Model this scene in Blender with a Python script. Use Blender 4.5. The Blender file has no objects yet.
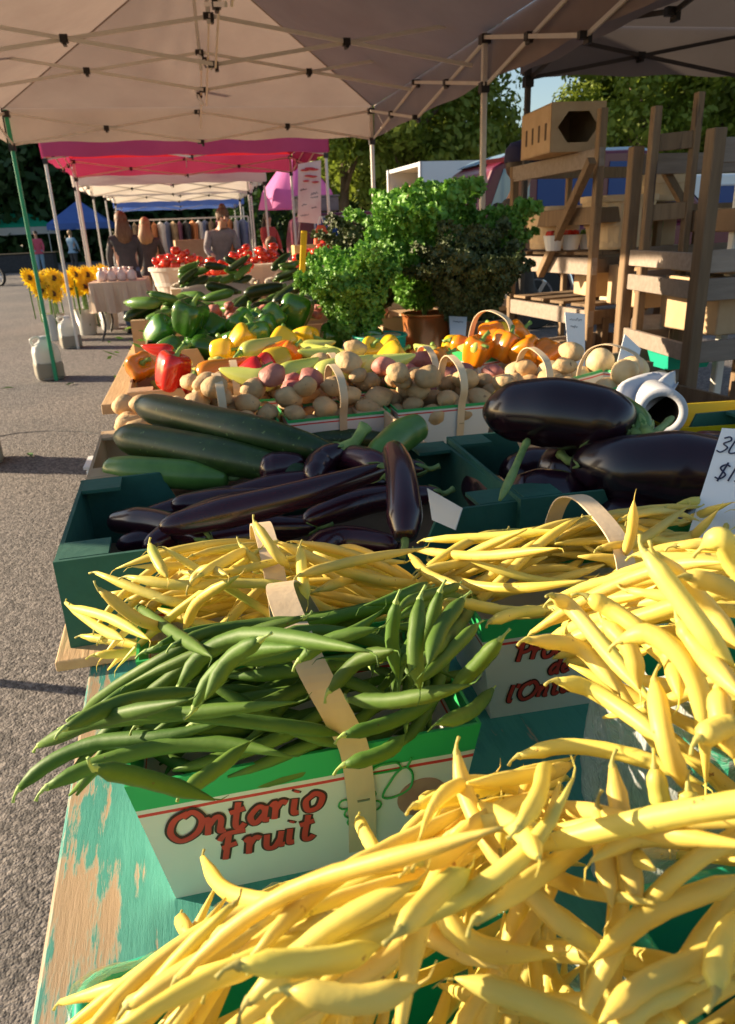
import bpy, bmesh, math, random
import numpy as np
from mathutils import Vector, Matrix, Euler, noise
R = math.radians
rnd = random.Random(7)
C = bpy.context.scene.collection
sc = bpy.context.scene

# ---------------------------------------------------------------- camera maths (pixel -> point at a real height / depth)
FPX, CX, CY, CH = 740.0, 367.5, 512.0, 1.3
ROLL = math.atan(.042); PITCH = math.atan(284*math.cos(ROLL)/FPX); YAW = .20625
def cam_axes():
    F = Vector((0, math.cos(PITCH), -math.sin(PITCH))); Rt = Vector((1, 0, 0)); U = Rt.cross(F)
    c, s = math.cos(ROLL), math.sin(ROLL)
    R2 = Rt*c - U*s; U2 = Rt*s + U*c
    M = Matrix.Rotation(-YAW, 3, 'Z')
    return M@R2, M@U2, M@F
AR, AU, AF = cam_axes()
CAMP = Vector((0, 0, CH))
def ray(x, y): return AF + AR*((x-CX)/FPX) - AU*((y-CY)/FPX)
def at(x, y, z): d = ray(x, y); return CAMP + d*((z-CH)/d.z)
def proj(p):
    d_ = Vector(p)-CAMP; z = d_.dot(AF); return (CX+FPX*d_.dot(AR)/z, CY-FPX*d_.dot(AU)/z) if z > .01 else (-1e4, 1e4)
def inside(pt, poly):
    x, y = pt; r_ = False
    for (x1, y1), (x2, y2) in zip(poly, poly[1:]+poly[:1]):
        if (y1 > y) != (y2 > y) and x < (x2-x1)*(y-y1)/(y2-y1)+x1: r_ = not r_
    return r_
def atY(x, y, Y): d = ray(x, y); return CAMP + d*(Y/d.y)

# ---------------------------------------------------------------- materials
MATS = {}
def mat(name, col, rough=.6, col2=None, scale=8, bump=0, bscale=None, vary=0, coat=0, transl=0, metal=0, spec=.5, kind='noise', stretch=(1,1,1), contrast=.5, detail=4, emit=0, bdist=.01, hue=0, specks=None, blotch=None):
    if name in MATS: return MATS[name]
    m = bpy.data.materials.new(name); MATS[name] = m; m.use_nodes = True
    nt = m.node_tree; N = nt.nodes; L = nt.links
    b = N['Principled BSDF']; out = N['Material Output']
    b.inputs['Roughness'].default_value = rough; b.inputs['Metallic'].default_value = metal
    b.inputs['Specular IOR Level'].default_value = spec
    if coat: b.inputs['Coat Weight'].default_value = coat; b.inputs['Coat Roughness'].default_value = .12
    tc = N.new('ShaderNodeTexCoord'); mp = N.new('ShaderNodeMapping'); mp.inputs['Scale'].default_value = stretch
    L.new(tc.outputs['Object'], mp.inputs['Vector'])
    oi = N.new('ShaderNodeObjectInfo')
    ad = N.new('ShaderNodeVectorMath'); ad.operation = 'MULTIPLY_ADD'
    ad.inputs[1].default_value = (37, 17, 23)
    L.new(oi.outputs['Random'], ad.inputs[0]); L.new(mp.outputs[0], ad.inputs[2])
    V = ad.outputs[0]
    colsock = None
    if col2 is not None:
        if kind == 'wave':
            t = N.new('ShaderNodeTexWave'); t.inputs['Scale'].default_value = scale; t.inputs['Distortion'].default_value = 6; t.inputs['Detail'].default_value = 4; f = t.outputs['Fac']
        elif kind == 'voronoi':
            t = N.new('ShaderNodeTexVoronoi'); t.inputs['Scale'].default_value = scale; f = t.outputs['Distance']
        else:
            t = N.new('ShaderNodeTexNoise'); t.inputs['Scale'].default_value = scale; t.inputs['Detail'].default_value = detail; t.inputs['Roughness'].default_value = .6; f = t.outputs['Fac']
        L.new(V, t.inputs['Vector'])
        r = N.new('ShaderNodeValToRGB'); w = .5*(1-contrast)
        r.color_ramp.elements[0].position = .5-w*.8; r.color_ramp.elements[1].position = .5+w*.8
        r.color_ramp.elements[0].color = (*col, 1); r.color_ramp.elements[1].color = (*col2, 1)
        L.new(f, r.inputs[0]); colsock = r.outputs[0]
    if vary:
        h = N.new('ShaderNodeHueSaturation')
        if colsock: L.new(colsock, h.inputs['Color'])
        else: h.inputs['Color'].default_value = (*col, 1)
        mr = N.new('ShaderNodeMapRange'); mr.inputs['To Min'].default_value = 1-vary; mr.inputs['To Max'].default_value = 1+vary
        L.new(oi.outputs['Random'], mr.inputs[0]); L.new(mr.outputs[0], h.inputs['Value'])
        if hue:
            mh = N.new('ShaderNodeMapRange'); mh.inputs['To Min'].default_value = .5-hue; mh.inputs['To Max'].default_value = .5+hue
            mm = N.new('ShaderNodeMath'); mm.operation = 'MULTIPLY'; mm.inputs[1].default_value = 7.31
            fr = N.new('ShaderNodeMath'); fr.operation = 'FRACT'
            L.new(oi.outputs['Random'], mm.inputs[0]); L.new(mm.outputs[0], fr.inputs[0]); L.new(fr.outputs[0], mh.inputs[0]); L.new(mh.outputs[0], h.inputs['Hue'])
        colsock = h.outputs[0]
    for sp in (specks, blotch):
        if sp:
            scol, sscale, th, soft = sp
            t3 = N.new('ShaderNodeTexNoise'); t3.inputs['Scale'].default_value = sscale; t3.inputs['Detail'].default_value = 3; L.new(V, t3.inputs['Vector'])
            mr3 = N.new('ShaderNodeMapRange'); mr3.inputs['From Min'].default_value = th; mr3.inputs['From Max'].default_value = th+soft; L.new(t3.outputs['Fac'], mr3.inputs[0])
            mx3 = N.new('ShaderNodeMixRGB'); L.new(mr3.outputs[0], mx3.inputs[0]); mx3.inputs[2].default_value = (*scol, 1)
            if colsock: L.new(colsock, mx3.inputs[1])
            else: mx3.inputs[1].default_value = (*col, 1)
            colsock = mx3.outputs[0]
    if colsock: L.new(colsock, b.inputs['Base Color'])
    else: b.inputs['Base Color'].default_value = (*col, 1)
    nsock = None
    if bump:
        t2 = N.new('ShaderNodeTexNoise'); t2.inputs['Scale'].default_value = bscale or scale*3; t2.inputs['Detail'].default_value = 6
        L.new(V, t2.inputs['Vector'])
        bp = N.new('ShaderNodeBump'); bp.inputs['Strength'].default_value = bump; bp.inputs['Distance'].default_value = bdist
        L.new(t2.outputs['Fac'], bp.inputs['Height']); L.new(bp.outputs[0], b.inputs['Normal']); nsock = bp.outputs[0]
    if emit:
        b.inputs['Emission Color'].default_value = (*col, 1); b.inputs['Emission Strength'].default_value = emit
    if transl:
        tr = N.new('ShaderNodeBsdfTranslucent'); mx = N.new('ShaderNodeMixShader'); mx.inputs[0].default_value = transl
        if colsock: L.new(colsock, tr.inputs['Color'])
        else: tr.inputs['Color'].default_value = (*col, 1)
        L.new(b.outputs[0], mx.inputs[1]); L.new(tr.outputs[0], mx.inputs[2]); L.new(mx.outputs[0], out.inputs['Surface'])
    return m

M = dict(
 wax=mat('wax bean skin', (.86,.65,.10), .45, (.88,.75,.22), 14, vary=.10, transl=.25, bump=.25, bscale=70, bdist=.002, contrast=.3, hue=.012, spec=.35, specks=((.42,.24,.07),210,.70,.06), blotch=((.55,.62,.13),9,.62,.12)),
 green=mat('green bean skin', (.060,.145,.018), .56, (.13,.235,.038), 20, vary=.22, transl=.12, bump=.25, bscale=80, bdist=.002, contrast=.3, hue=.012, spec=.3, specks=((.10,.08,.03),230,.72,.05)),
 waxstem=mat('bean stem', (.70,.66,.18), .6, (.55,.46,.14), 60, vary=.2, transl=.35),
 gstem=mat('green bean stem', (.32,.45,.12), .6, vary=.2),
 strap=mat('basket splint wood', (.66,.47,.27), .55, (.80,.62,.40), 30, bump=.3, bscale=200, stretch=(1,1,.12), vary=.08, bdist=.001, contrast=.2),
 staple=mat('steel staple', (.35,.28,.2), .4, metal=1),
 kraft=mat('kraft cardboard', (.47,.31,.17), .8, (.55,.38,.22), 12, vary=.15, bump=.1),
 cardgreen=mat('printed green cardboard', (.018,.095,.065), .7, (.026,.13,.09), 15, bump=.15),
 carddark=mat('brown cardboard', (.20,.12,.065), .8, (.28,.17,.09), 10),
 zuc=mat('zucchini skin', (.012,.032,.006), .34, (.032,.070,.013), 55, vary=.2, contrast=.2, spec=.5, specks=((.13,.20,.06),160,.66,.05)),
 zuclight=mat('light zucchini skin', (.12,.25,.045), .3, (.08,.19,.035), 40, vary=.1),
 zpale=mat('pale zucchini skin', (.45,.55,.20), .35, (.35,.47,.15), 30, vary=.15),
 egg=mat('aubergine skin', (.012,.005,.009), .22, (.030,.007,.015), 6, vary=.4, coat=.3),
 longegg=mat('long aubergine skin', (.022,.005,.011), .24, (.045,.009,.018), 8, vary=.3, coat=.3),
 calyx=mat('aubergine calyx', (.13,.22,.05), .6, (.26,.36,.11), 30, vary=.15, bump=.3),
 potato=mat('potato skin', (.45,.28,.125), .75, (.60,.40,.20), 25, vary=.18, bump=.4, bscale=60, contrast=.1, specks=((.24,.14,.07),75,.66,.05), blotch=((.36,.22,.11),22,.55,.2)),
 redpotato=mat('red potato skin', (.36,.10,.09), .6, (.50,.20,.14), 25, vary=.2, bump=.3),
 onion=mat('tan melon skin', (.66,.47,.22), .6, (.74,.57,.32), 30, vary=.1, bump=.2),
 pepred=mat('red pepper skin', (.62,.012,.010), .18, (.70,.035,.012), 4, vary=.15, coat=.4),
 peporange=mat('orange pepper skin', (.80,.20,.006), .2, (.85,.28,.01), 4, vary=.15, coat=.4),
 pepyellow=mat('yellow pepper skin', (.88,.58,.02), .2, (.85,.48,.02), 4, vary=.1, coat=.4),
 pepgreen=mat('green pepper skin', (.035,.13,.012), .2, (.07,.20,.025), 4, vary=.3, coat=.4),
 peplime=mat('banana pepper skin', (.56,.62,.10), .22, (.66,.68,.18), 4, vary=.12, coat=.3),
 pepstem=mat('pepper stem', (.20,.34,.06), .5),
 tomato=mat('tomato skin', (.62,.02,.01), .18, (.70,.05,.015), 3, vary=.15, coat=.4),
 bag=None,
 white=mat('white card', (.80,.80,.79), .6, (.76,.76,.75), 5),
 ink=mat('marker ink', (.02,.02,.05), .5),
 print_red=mat('red print', (.62,.06,.035), .5, (.50,.04,.03), 40),
 print_dark=mat('dark brown print', (.055,.022,.015), .5),
 print_green=mat('green print', (.035,.36,.07), .5),
 teal=mat('teal plastic', (.02,.45,.28), .35, (.03,.5,.33), 5, transl=.15),
 steel=mat('white painted steel', (.80,.76,.70), .4, (.72,.68,.62), 12),
 blacksteel=mat('black painted steel', (.06,.05,.045), .5),
 joint=mat('black nylon joint', (.02,.016,.014), .45),
 greensteel=mat('green painted steel', (.015,.30,.14), .35, (.02,.36,.18), 9),
 fabric=mat('taupe canopy fabric', (.33,.25,.215), .8, (.40,.31,.265), 1.6, transl=.30, bump=.5, bscale=2.2, bdist=.08),
 fabricdark=mat('grey canopy fabric', (.25,.21,.20), .8, (.29,.25,.235), 1.5, transl=.12, bump=.2, bscale=3, bdist=.05),
 magenta=mat('magenta canopy fabric', (.52,.06,.17), .8, (.56,.08,.20), 2, transl=.2, bump=.2, bscale=5, bdist=.02),
 redfab=mat('red canopy fabric', (.62,.02,.03), .8, (.68,.03,.04), 2, transl=.4, bump=.2, bscale=5, bdist=.02),
 whitefab=mat('white canopy fabric', (.80,.72,.64), .7, (.84,.77,.70), 2, transl=.4, bump=.2, bscale=5, bdist=.02),
 bluefab=mat('blue canopy fabric', (.12,.22,.62), .7, (.15,.26,.68), 2, transl=.3),
 greenfab=mat('green tent fabric', (.015,.42,.22), .7, (.02,.48,.26), 2, transl=.3),
 pinkfab=mat('pink umbrella fabric', (.80,.22,.55), .7, transl=.4),
 jug=mat('milky jug plastic', (.72,.72,.70), .35, (.66,.66,.62), 6, transl=.35),
 water=mat('cloudy jug water', (.33,.30,.24), .3),
 wood=mat('weathered rack lumber', (.14,.085,.045), .8, (.29,.19,.105), 9, kind='noise', stretch=(6,6,.6), bump=.45, vary=.25, contrast=.1, bdist=.004, blotch=((.07,.045,.03),5,.66,.04)),
 woodgrey=mat('grey weathered board', (.22,.17,.135), .85, (.36,.29,.235), 9, kind='noise', stretch=(.6,6,6), bump=.35, vary=.2, contrast=.2, bdist=.004),
 ply=mat('bare plywood', (.50,.31,.15), .7, (.64,.43,.23), 9, stretch=(6,.6,6), bump=.2, contrast=.2),
 bushel=mat('bushel basket veneer', (.70,.49,.27), .65, (.80,.60,.36), 14, stretch=(3,3,.4), bump=.3, vary=.1, contrast=.2),
 yellowtub=mat('yellow plastic', (.90,.60,.01), .35, (.92,.64,.015), 5, transl=.12),
 black=mat('black rubber', (.02,.02,.02), .7),
 chrome=mat('chrome', (.8,.8,.8), .12, metal=1),
 maroon=mat('maroon car paint', (.13,.010,.028), .35, (.15,.012,.03), 3, coat=.35),
 vwhite=mat('white van paint', (.74,.78,.80), .35, (.70,.74,.76), 2, coat=.3),
 glassd=mat('car glass with painted sky reflection', (.012,.06,.24), .25, spec=.3),  # blue of the reflected sky put into the glass colour
 glassb=mat('pale windscreen', (.10,.24,.34), .05, spec=.9, coat=1),
 skin=mat('skin', (.60,.36,.25), .55, (.56,.31,.21), 12),
 hairbrown=mat('brown hair', (.10,.05,.025), .6, (.20,.115,.06), 60, stretch=(1,1,.1)),
 hairblond=mat('fair hair', (.30,.18,.09), .6, (.42,.27,.14), 60, stretch=(1,1,.1)),
 hairdark=mat('dark hair', (.05,.03,.02), .5, (.08,.05,.03), 60),
 cl_dark=mat('charcoal cloth', (.045,.045,.05), .85, (.07,.07,.075), 12, bump=.3),
 cl_grey=mat('grey cloth', (.20,.18,.19), .85, (.26,.24,.25), 12, bump=.3),
 cl_red=mat('red cloth', (.50,.06,.05), .85), cl_pink=mat('pink cloth', (.62,.10,.16), .85), cl_denim=mat('blue denim', (.08,.13,.24), .85, (.12,.18,.30), 20),
 cl_tan=mat('tan cloth', (.46,.32,.22), .85), cl_blue=mat('pale blue cloth', (.25,.40,.55), .85), cl_white=mat('white cloth', (.7,.68,.66), .85), cl_purple=mat('purple cloth', (.22,.10,.28), .85),
 tcloth=mat('tan table cover', (.62,.44,.30), .8, (.70,.52,.38), 4, bump=.2),
 sunpet=mat('sunflower petal', (.92,.62,.01), .5, (.95,.72,.03), 30, transl=.3, vary=.1), sundisc=mat('sunflower disc', (.055,.03,.012), .9, (.13,.07,.02), 60, bump=.6),
 leafg=mat('flower leaf', (.08,.20,.03), .6, (.13,.28,.05), 20, transl=.3),
 bark=mat('bark', (.12,.08,.05), .9, (.2,.14,.09), 5, bump=.6, bdist=.05),
 paper=mat('white paper', (.55,.55,.57), .7), core=mat('cardboard core', (.10,.06,.035), .9),
)
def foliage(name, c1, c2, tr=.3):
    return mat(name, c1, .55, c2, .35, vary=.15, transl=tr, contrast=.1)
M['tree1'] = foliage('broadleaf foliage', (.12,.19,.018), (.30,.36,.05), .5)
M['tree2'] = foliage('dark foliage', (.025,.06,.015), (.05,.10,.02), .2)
M['kaleg'] = mat('green curly kale leaf', (.09,.25,.025), .5, (.22,.44,.07), 18, vary=.15, transl=.22, bump=.4, bscale=90, contrast=.2, bdist=.004)
M['kaled'] = mat('purple curly kale leaf', (.050,.070,.022), .55, (.11,.14,.045), 22, vary=.2, transl=.15, bump=.4, bscale=90, contrast=.2, bdist=.004)
def bagmat():
    m = bpy.data.materials.new('clear produce bag'); m.use_nodes = True; nt = m.node_tree; N = nt.nodes; L = nt.links
    b = N['Principled BSDF']; b.inputs['Base Color'].default_value = (.85,.88,.88,1); b.inputs['Roughness'].default_value = .14
    t = N.new('ShaderNodeBsdfTransparent'); t.inputs[0].default_value = (.97,.99,.98,1)
    fr = N.new('ShaderNodeLayerWeight'); fr.inputs[0].default_value = .35
    no = N.new('ShaderNodeTexNoise'); no.inputs['Scale'].default_value = 16; no.inputs['Detail'].default_value = 3; no.inputs['Distortion'].default_value = 1.0
    bp = N.new('ShaderNodeBump'); bp.inputs['Strength'].default_value = .8; bp.inputs['Distance'].default_value = .006
    L.new(no.outputs[0], bp.inputs['Height']); L.new(bp.outputs[0], b.inputs['Normal']); L.new(bp.outputs[0], fr.inputs['Normal'])
    mr = N.new('ShaderNodeMapRange'); mr.inputs['To Min'].default_value = .22; mr.inputs['To Max'].default_value = .85
    L.new(fr.outputs['Facing'], mr.inputs[0])
    mx = N.new('ShaderNodeMixShader'); L.new(mr.outputs[0], mx.inputs[0]); L.new(t.outputs[0], mx.inputs[1]); L.new(b.outputs[0], mx.inputs[2])
    L.new(mx.outputs[0], N['Material Output'].inputs['Surface']); return m
M['bag'] = bagmat()
def basketmat(name, flip=False):
    """printed till: white card, green band at the rim, thin red line below it"""
    m = bpy.data.materials.new(name); m.use_nodes = True; nt = m.node_tree; N = nt.nodes; L = nt.links
    b = N['Principled BSDF']; b.inputs['Roughness'].default_value = .45
    tc = N.new('ShaderNodeTexCoord'); sp = N.new('ShaderNodeSeparateXYZ'); L.new(tc.outputs['Object'], sp.inputs[0])
    no = N.new('ShaderNodeTexNoise'); no.inputs['Scale'].default_value = 9; L.new(tc.outputs['Object'], no.inputs[0])
    ma = N.new('ShaderNodeMath'); ma.operation = 'MULTIPLY_ADD'; ma.inputs[1].default_value = .004; L.new(no.outputs[0], ma.inputs[0]); L.new(sp.outputs['Z'], ma.inputs[2])
    r = N.new('ShaderNodeValToRGB'); r.color_ramp.interpolation = 'CONSTANT'
    mr = N.new('ShaderNodeMapRange'); mr.inputs['From Min'].default_value = 0; mr.inputs['From Max'].default_value = .12; L.new(ma.outputs[0], mr.inputs[0]); L.new(mr.outputs[0], r.inputs[0])
    e = r.color_ramp.elements; W = (.74,.73,.68,1)
    e[0].position = 0; e[0].color = W; e[1].position = .745; e[1].color = (.68,.05,.04,1)
    k = e.new(.768); k.color = W
    k = e.new(.80); k.color = (.03,.42,.12,1)
    L.new(r.outputs[0], b.inputs['Base Color']); return m
M['till'] = basketmat('printed fruit basket card')

# ---------------------------------------------------------------- object helpers
def link(o, parent=None):
    C.objects.link(o)
    if parent: o.parent = parent
    return o
def mobj(name, bm, m, parent=None, smooth=False, loc=None):
    me = bpy.data.meshes.new(name); bm.to_mesh(me); bm.free()
    if smooth:
        for p in me.polygons: p.use_smooth = True
    ms = m if isinstance(m, (list, tuple)) else [m]
    for k in ms: me.materials.append(k)
    o = bpy.data.objects.new(name, me)
    if loc: o.location = loc
    return link(o, parent)
def empty(name, loc=(0,0,0), rot=(0,0,0), scale=1):
    o = bpy.data.objects.new(name, None); o.empty_display_size = .05; o.location = loc; o.rotation_euler = rot; o.scale = (scale,)*3
    return link(o)
def tag(o, label, cat, group=None, kind=None):
    o['label'] = label; o['category'] = cat
    if group: o['group'] = group
    if kind: o['kind'] = kind
    return o
def struct(name, bm, m, smooth=False):
    o = mobj(name, bm, m, smooth=smooth); o['kind'] = 'structure'; return o
def dup(o, parent=None, keep=False):
    c = o.copy(); C.objects.link(c); c.parent = parent
    for ch in o.children: dup(ch, c)
    return c
def place(o, loc, rot=(0,0,0), s=1):
    o.location = loc; o.rotation_euler = rot; o.scale = (s,)*3 if not isinstance(s, (tuple, list)) else s; return o

def box(bm, c, s, rot=None, mi=0):
    """box centre c, size s, optional Euler/Matrix rotation"""
    v = []
    Rm = Matrix.Identity(3) if rot is None else (rot if isinstance(rot, Matrix) else Euler(rot).to_matrix())
    for z in (-.5,.5):
        for x, y in ((-.5,-.5),(.5,-.5),(.5,.5),(-.5,.5)):
            v.append(bm.verts.new(Vector(c) + Rm@Vector((x*s[0], y*s[1], z*s[2]))))
    for q in ((3,2,1,0),(4,5,6,7),(0,1,5,4),(1,2,6,5),(2,3,7,6),(3,0,4,7)):
        f = bm.faces.new([v[i] for i in q]); f.material_index = mi
    return v
def bar(bm, a, b, w, h=None, roll=0, mi=0):
    """rectangular bar from a to b"""
    a, b = Vector(a), Vector(b); d = (b-a); L = d.length; q = d.to_track_quat('Z', 'Y').to_matrix() @ Matrix.Rotation(roll, 3, 'Z')
    return box(bm, (a+b)/2, (w, h or w, L), q, mi)
def tube(bm, pts, rad, n=8, cap=True, flat=None, mi=0, up=None):
    """tube through pts, rad number/list; flat=(normal, factor) squashes along a normal"""
    pts = [Vector(p) for p in pts]; k = len(pts)
    rads = [rad]*k if isinstance(rad, (int, float)) else rad
    rings = []
    T0 = (pts[1]-pts[0]).normalized(); u = up and Vector(up) or T0.orthogonal()
    u = (u - T0*u.dot(T0)).normalized()
    for i, p in enumerate(pts):
        T = (pts[min(i+1,k-1)] - pts[max(i-1,0)]).normalized()
        u = u - T*u.dot(T)
        u = u.normalized() if u.length > 1e-6 else T.orthogonal().normalized()
        w = T.cross(u); ring = []
        for j in range(n):
            a = 2*math.pi*j/n
            d = (u*math.cos(a) + w*math.sin(a))*rads[i]
            if flat: nn = Vector(flat[0]); d = d - nn*(d.dot(nn)*(1-flat[1]))
            ring.append(bm.verts.new(p+d))
        rings.append(ring)
    for a, b in zip(rings, rings[1:]):
        for j in range(n):
            f = bm.faces.new((a[j], a[(j+1)%n], b[(j+1)%n], b[j])); f.material_index = mi
    if cap:
        for r_, fl in ((rings[0], True), (rings[-1], False)):
            try: f = bm.faces.new(r_[::-1] if fl else r_); f.material_index = mi
            except ValueError: pass
    return rings
def lathe(bm, prof, n=24, c=(0,0,0), cap=True, sx=1, sy=1, mi=0, wob=None):
    rings = []
    for r_, z in prof:
        ring = []
        for j in range(n):
            a = 2*math.pi*j/n; rr = r_*(wob(a, z) if wob else 1)
            ring.append(bm.verts.new((c[0]+rr*math.cos(a)*sx, c[1]+rr*math.sin(a)*sy, c[2]+z)))
        rings.append(ring)
    for a, b in zip(rings, rings[1:]):
        for j in range(n):
            f = bm.faces.new((a[j], a[(j+1)%n], b[(j+1)%n], b[j])); f.material_index = mi
    if cap:
        bm.faces.new(rings[0][::-1]).material_index = mi; bm.faces.new(rings[-1]).material_index = mi
    return rings
def spline(pts, n):
    """Catmull-Rom through pts, n samples"""
    P = [Vector(p) for p in pts]
    if len(P) == 2: return [P[0].lerp(P[1], i/(n-1)) for i in range(n)]
    P = [P[0]*2-P[1]] + P + [P[-1]*2-P[-2]]; out = []; m = len(P)-3
    for i in range(n):
        t = i/(n-1)*m; k = min(int(t), m-1); t -= k
        a, b, c, d = P[k:k+4]
        out.append(.5*((2*b)+(c-a)*t+(2*a-5*b+4*c-d)*t*t+(3*b-a-3*c+d)*t**3))
    return out
def bevel(o, w=.004, seg=2):
    m = o.modifiers.new('soft edge', 'BEVEL'); m.width = w; m.segments = seg; m.limit_method = 'ANGLE'; return o
def subsurf(o, n=1):
    m = o.modifiers.new('smooth', 'SUBSURF'); m.levels = n; m.render_levels = n; return o

# ---------------------------------------------------------------- heaps: height field things are dropped on
class Heap:
    def __init__(s, x0, x1, y0, y1, base, res=.004):
        s.x0, s.y0, s.res = x0, y0, res
        s.nx, s.ny = int((x1-x0)/res)+1, int((y1-y0)/res)+1
        s.X, s.Y = np.meshgrid(x0+res*np.arange(s.nx), y0+res*np.arange(s.ny), indexing='ij')
        s.H = np.full((s.nx, s.ny), float(base))
    def h(s, x, y):
        i = min(max(int(round((x-s.x0)/s.res)), 0), s.nx-1); j = min(max(int(round((y-s.y0)/s.res)), 0), s.ny-1)
        return s.H[i, j]
    def hmax(s, x, y, r):
        i = int(round((x-s.x0)/s.res)); j = int(round((y-s.y0)/s.res)); k = max(1, int(r/s.res*.7))
        i0, i1, j0, j1 = max(i-k,0), min(i+k+1,s.nx), max(j-k,0), min(j+k+1,s.ny)
        if i0 >= i1 or j0 >= j1: return float(s.H.min())
        return s.H[i0:i1, j0:j1].max()
    def stamp(s, x, y, z, r):
        i = (x-s.x0)/s.res; j = (y-s.y0)/s.res; k = int(r/s.res)+1
        i0, i1, j0, j1 = max(int(i)-k,0), min(int(i)+k+2,s.nx), max(int(j)-k,0), min(int(j)+k+2,s.ny)
        if i0 >= i1 or j0 >= j1: return
        d2 = (s.X[i0:i1,j0:j1]-x)**2 + (s.Y[i0:i1,j0:j1]-y)**2
        t = np.where(d2 < r*r, z+np.sqrt(np.maximum(r*r-d2, 0)), -9)
        s.H[i0:i1,j0:j1] = np.maximum(s.H[i0:i1,j0:j1], t)
    def mound(s, cx, cy, rx, ry, z0, z1, p=2.2):
        q = np.clip(1-(np.abs((s.X-cx)/rx)**p+np.abs((s.Y-cy)/ry)**p), 0, 1)
        s.H = np.where(q > 0, np.maximum(s.H, z0+(z1-z0)*np.sqrt(q)), s.H)
    def rest(s, pts, r, tol=.0015, slope=.7):
        """pts world xy + relative z list: rigid rest -> world points"""
        n = len(pts); t = np.linspace(-1, 1, n)
        hs = np.array([s.hmax(p[0], p[1], r) - p[2] for p in pts])
        L = (Vector(pts[-1])-Vector(pts[0])).length/2+1e-6
        A = np.polyfit(t, hs, 1); m = max(-slope*L, min(slope*L, A[0]))
        d = np.sort(hs - m*t)
        a = (d[-1]*.5+d[-2]*.5) + r - tol
        return [Vector((p[0], p[1], p[2]+a+m*tt)) for p, tt in zip(pts, t)]
    def put(s, P, r):
        Q = spline(P, max(3, int(sum((a-b).length for a, b in zip(P, P[1:]))/(s.res*1.5))))
        for q in Q: s.stamp(q.x, q.y, q.z, r)

def bean_mesh(name, P, r, m, parent=None, tip=1, sides=8, rs=None):
    """a bean along world points P (stem end last). Origin at its middle."""
    rs = rs or rnd
    n = 15; Q = spline(P, n); c = Q[n//2].copy(); rad = []
    ph = rs.random()*6; k = rs.uniform(5, 8)
    for i in range(n):
        t = i/(n-1)
        e = min(1, (t/.26)**.75 if t > 0 else 0)*min(1, ((1-t)/.15)**.5 if t < 1 else 0)
        rad.append(max(r*.10, r*e*(1+.035*math.sin(ph+k*2*math.pi*t))))
    rad[-1] = r*.42
    bm = bmesh.new(); tube(bm, [q-c for q in Q], rad, sides)
    o = mobj(name, bm, m, parent, smooth=True, loc=c)
    return o, Q, c
def bean(kind, P, r, label, group, rs=None, stem=True):
    nm, m, ms = ('yellow_bean', M['wax'], M['waxstem']) if kind == 'y' else ('green_bean', M['green'], M['gstem'])
    o, Q, c = bean_mesh(nm, P, r, m, rs=rs)
    tag(o, label, 'bean', group)
    if stem:
        d = (Q[-1]-Q[-2]).normalized(); side = d.orthogonal()*.4; e = Q[-1]-c
        bm = bmesh.new()
        tube(bm, [e-d*r*.6, e+d*r*.15, e+d*r*.55, e+d*r*1.2+side*r*.5, e+d*r*1.7+side*r*1.4], [r*.42, r*.46, r*.24, r*.15, r*.22], 6)
        mobj('stem', bm, ms, o, smooth=True)
        d = (Q[0]-Q[1]).normalized(); e = Q[0]-c
        bm = bmesh.new(); sd = d.orthogonal()
        tube(bm, [e-d*r*.3, e+d*r*.8+sd*r*.2, e+d*r*1.7+sd*r*.9], [r*.12, r*.08, r*.03], 5)
        mobj('tip', bm, m, o, smooth=True)
    return o
UNDER = {'y': [], 'g': []}
def under_layers():
    for kind, m, nm in (('y', M['wax'], 'yellow_bean_under_layer'), ('g', M['green'], 'green_bean_under_layer')):
        bm = bmesh.new()
        for P, r in UNDER[kind]:
            Q = spline(P, 11); tube(bm, Q, [r*(.2 if i in (0, 10) else .75 if i in (1, 9) else 1) for i in range(11)], 7)
        o = mobj(nm, bm, m, smooth=True); o['kind'] = 'stuff'; o['label'] = 'beans packed below the ones lying on top of the heaps'; o['category'] = 'beans'
def bean_curve(cx, cy, yaw, L, bend, sag, n=9, wav=0):
    out = []
    for i in range(n):
        s = (i/(n-1)*2-1); x = s*L/2; y = bend*(1-s*s) + wav*math.sin(s*3); z = sag*(1-s*s)
        out.append(Vector((cx+x*math.cos(yaw)-y*math.sin(yaw), cy+x*math.sin(yaw)+y*math.cos(yaw), z)))
    return out
def fill_beans(hp, kind, n, center, half, yawf, r0, L0, label, group, seed, tries=5, stems=True, under=0, shape=2.4, poly=None):
    """poly: outline of the whole heap as the photograph shows it; beans that would stick out of it are not placed"""
    rs = random.Random(seed)
    for k in range(under+n):
        best = None
        for _ in range(tries):
            while True:
                u, v = rs.uniform(-1,1), rs.uniform(-1,1)
                if abs(u)**shape+abs(v)**shape < 1: break
            x, y = center[0]+u*half[0], center[1]+v*half[1]
            r = r0*rs.uniform(.82, 1.1); L = L0*rs.uniform(.75, 1.1); yaw = yawf(x, y, rs)
            P = hp.rest(bean_curve(x, y, yaw, L, rs.uniform(-.2,.2)*L*.8, rs.uniform(-.04,.10)*L, wav=rs.uniform(-.004,.004)), r)
            sc_ = sum(p.z for p in P)/len(P)
            if poly and not all(inside(proj(p), poly) for p in P): continue
            if best is None or sc_ < best[0]: best = (sc_, P, r)
        if best is None: continue
        _, P, r = best
        hp.put(P, r)
        if k < under: UNDER[kind].append((P, r))
        else: bean(kind, P, r, label, group, rs, stems)
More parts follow.
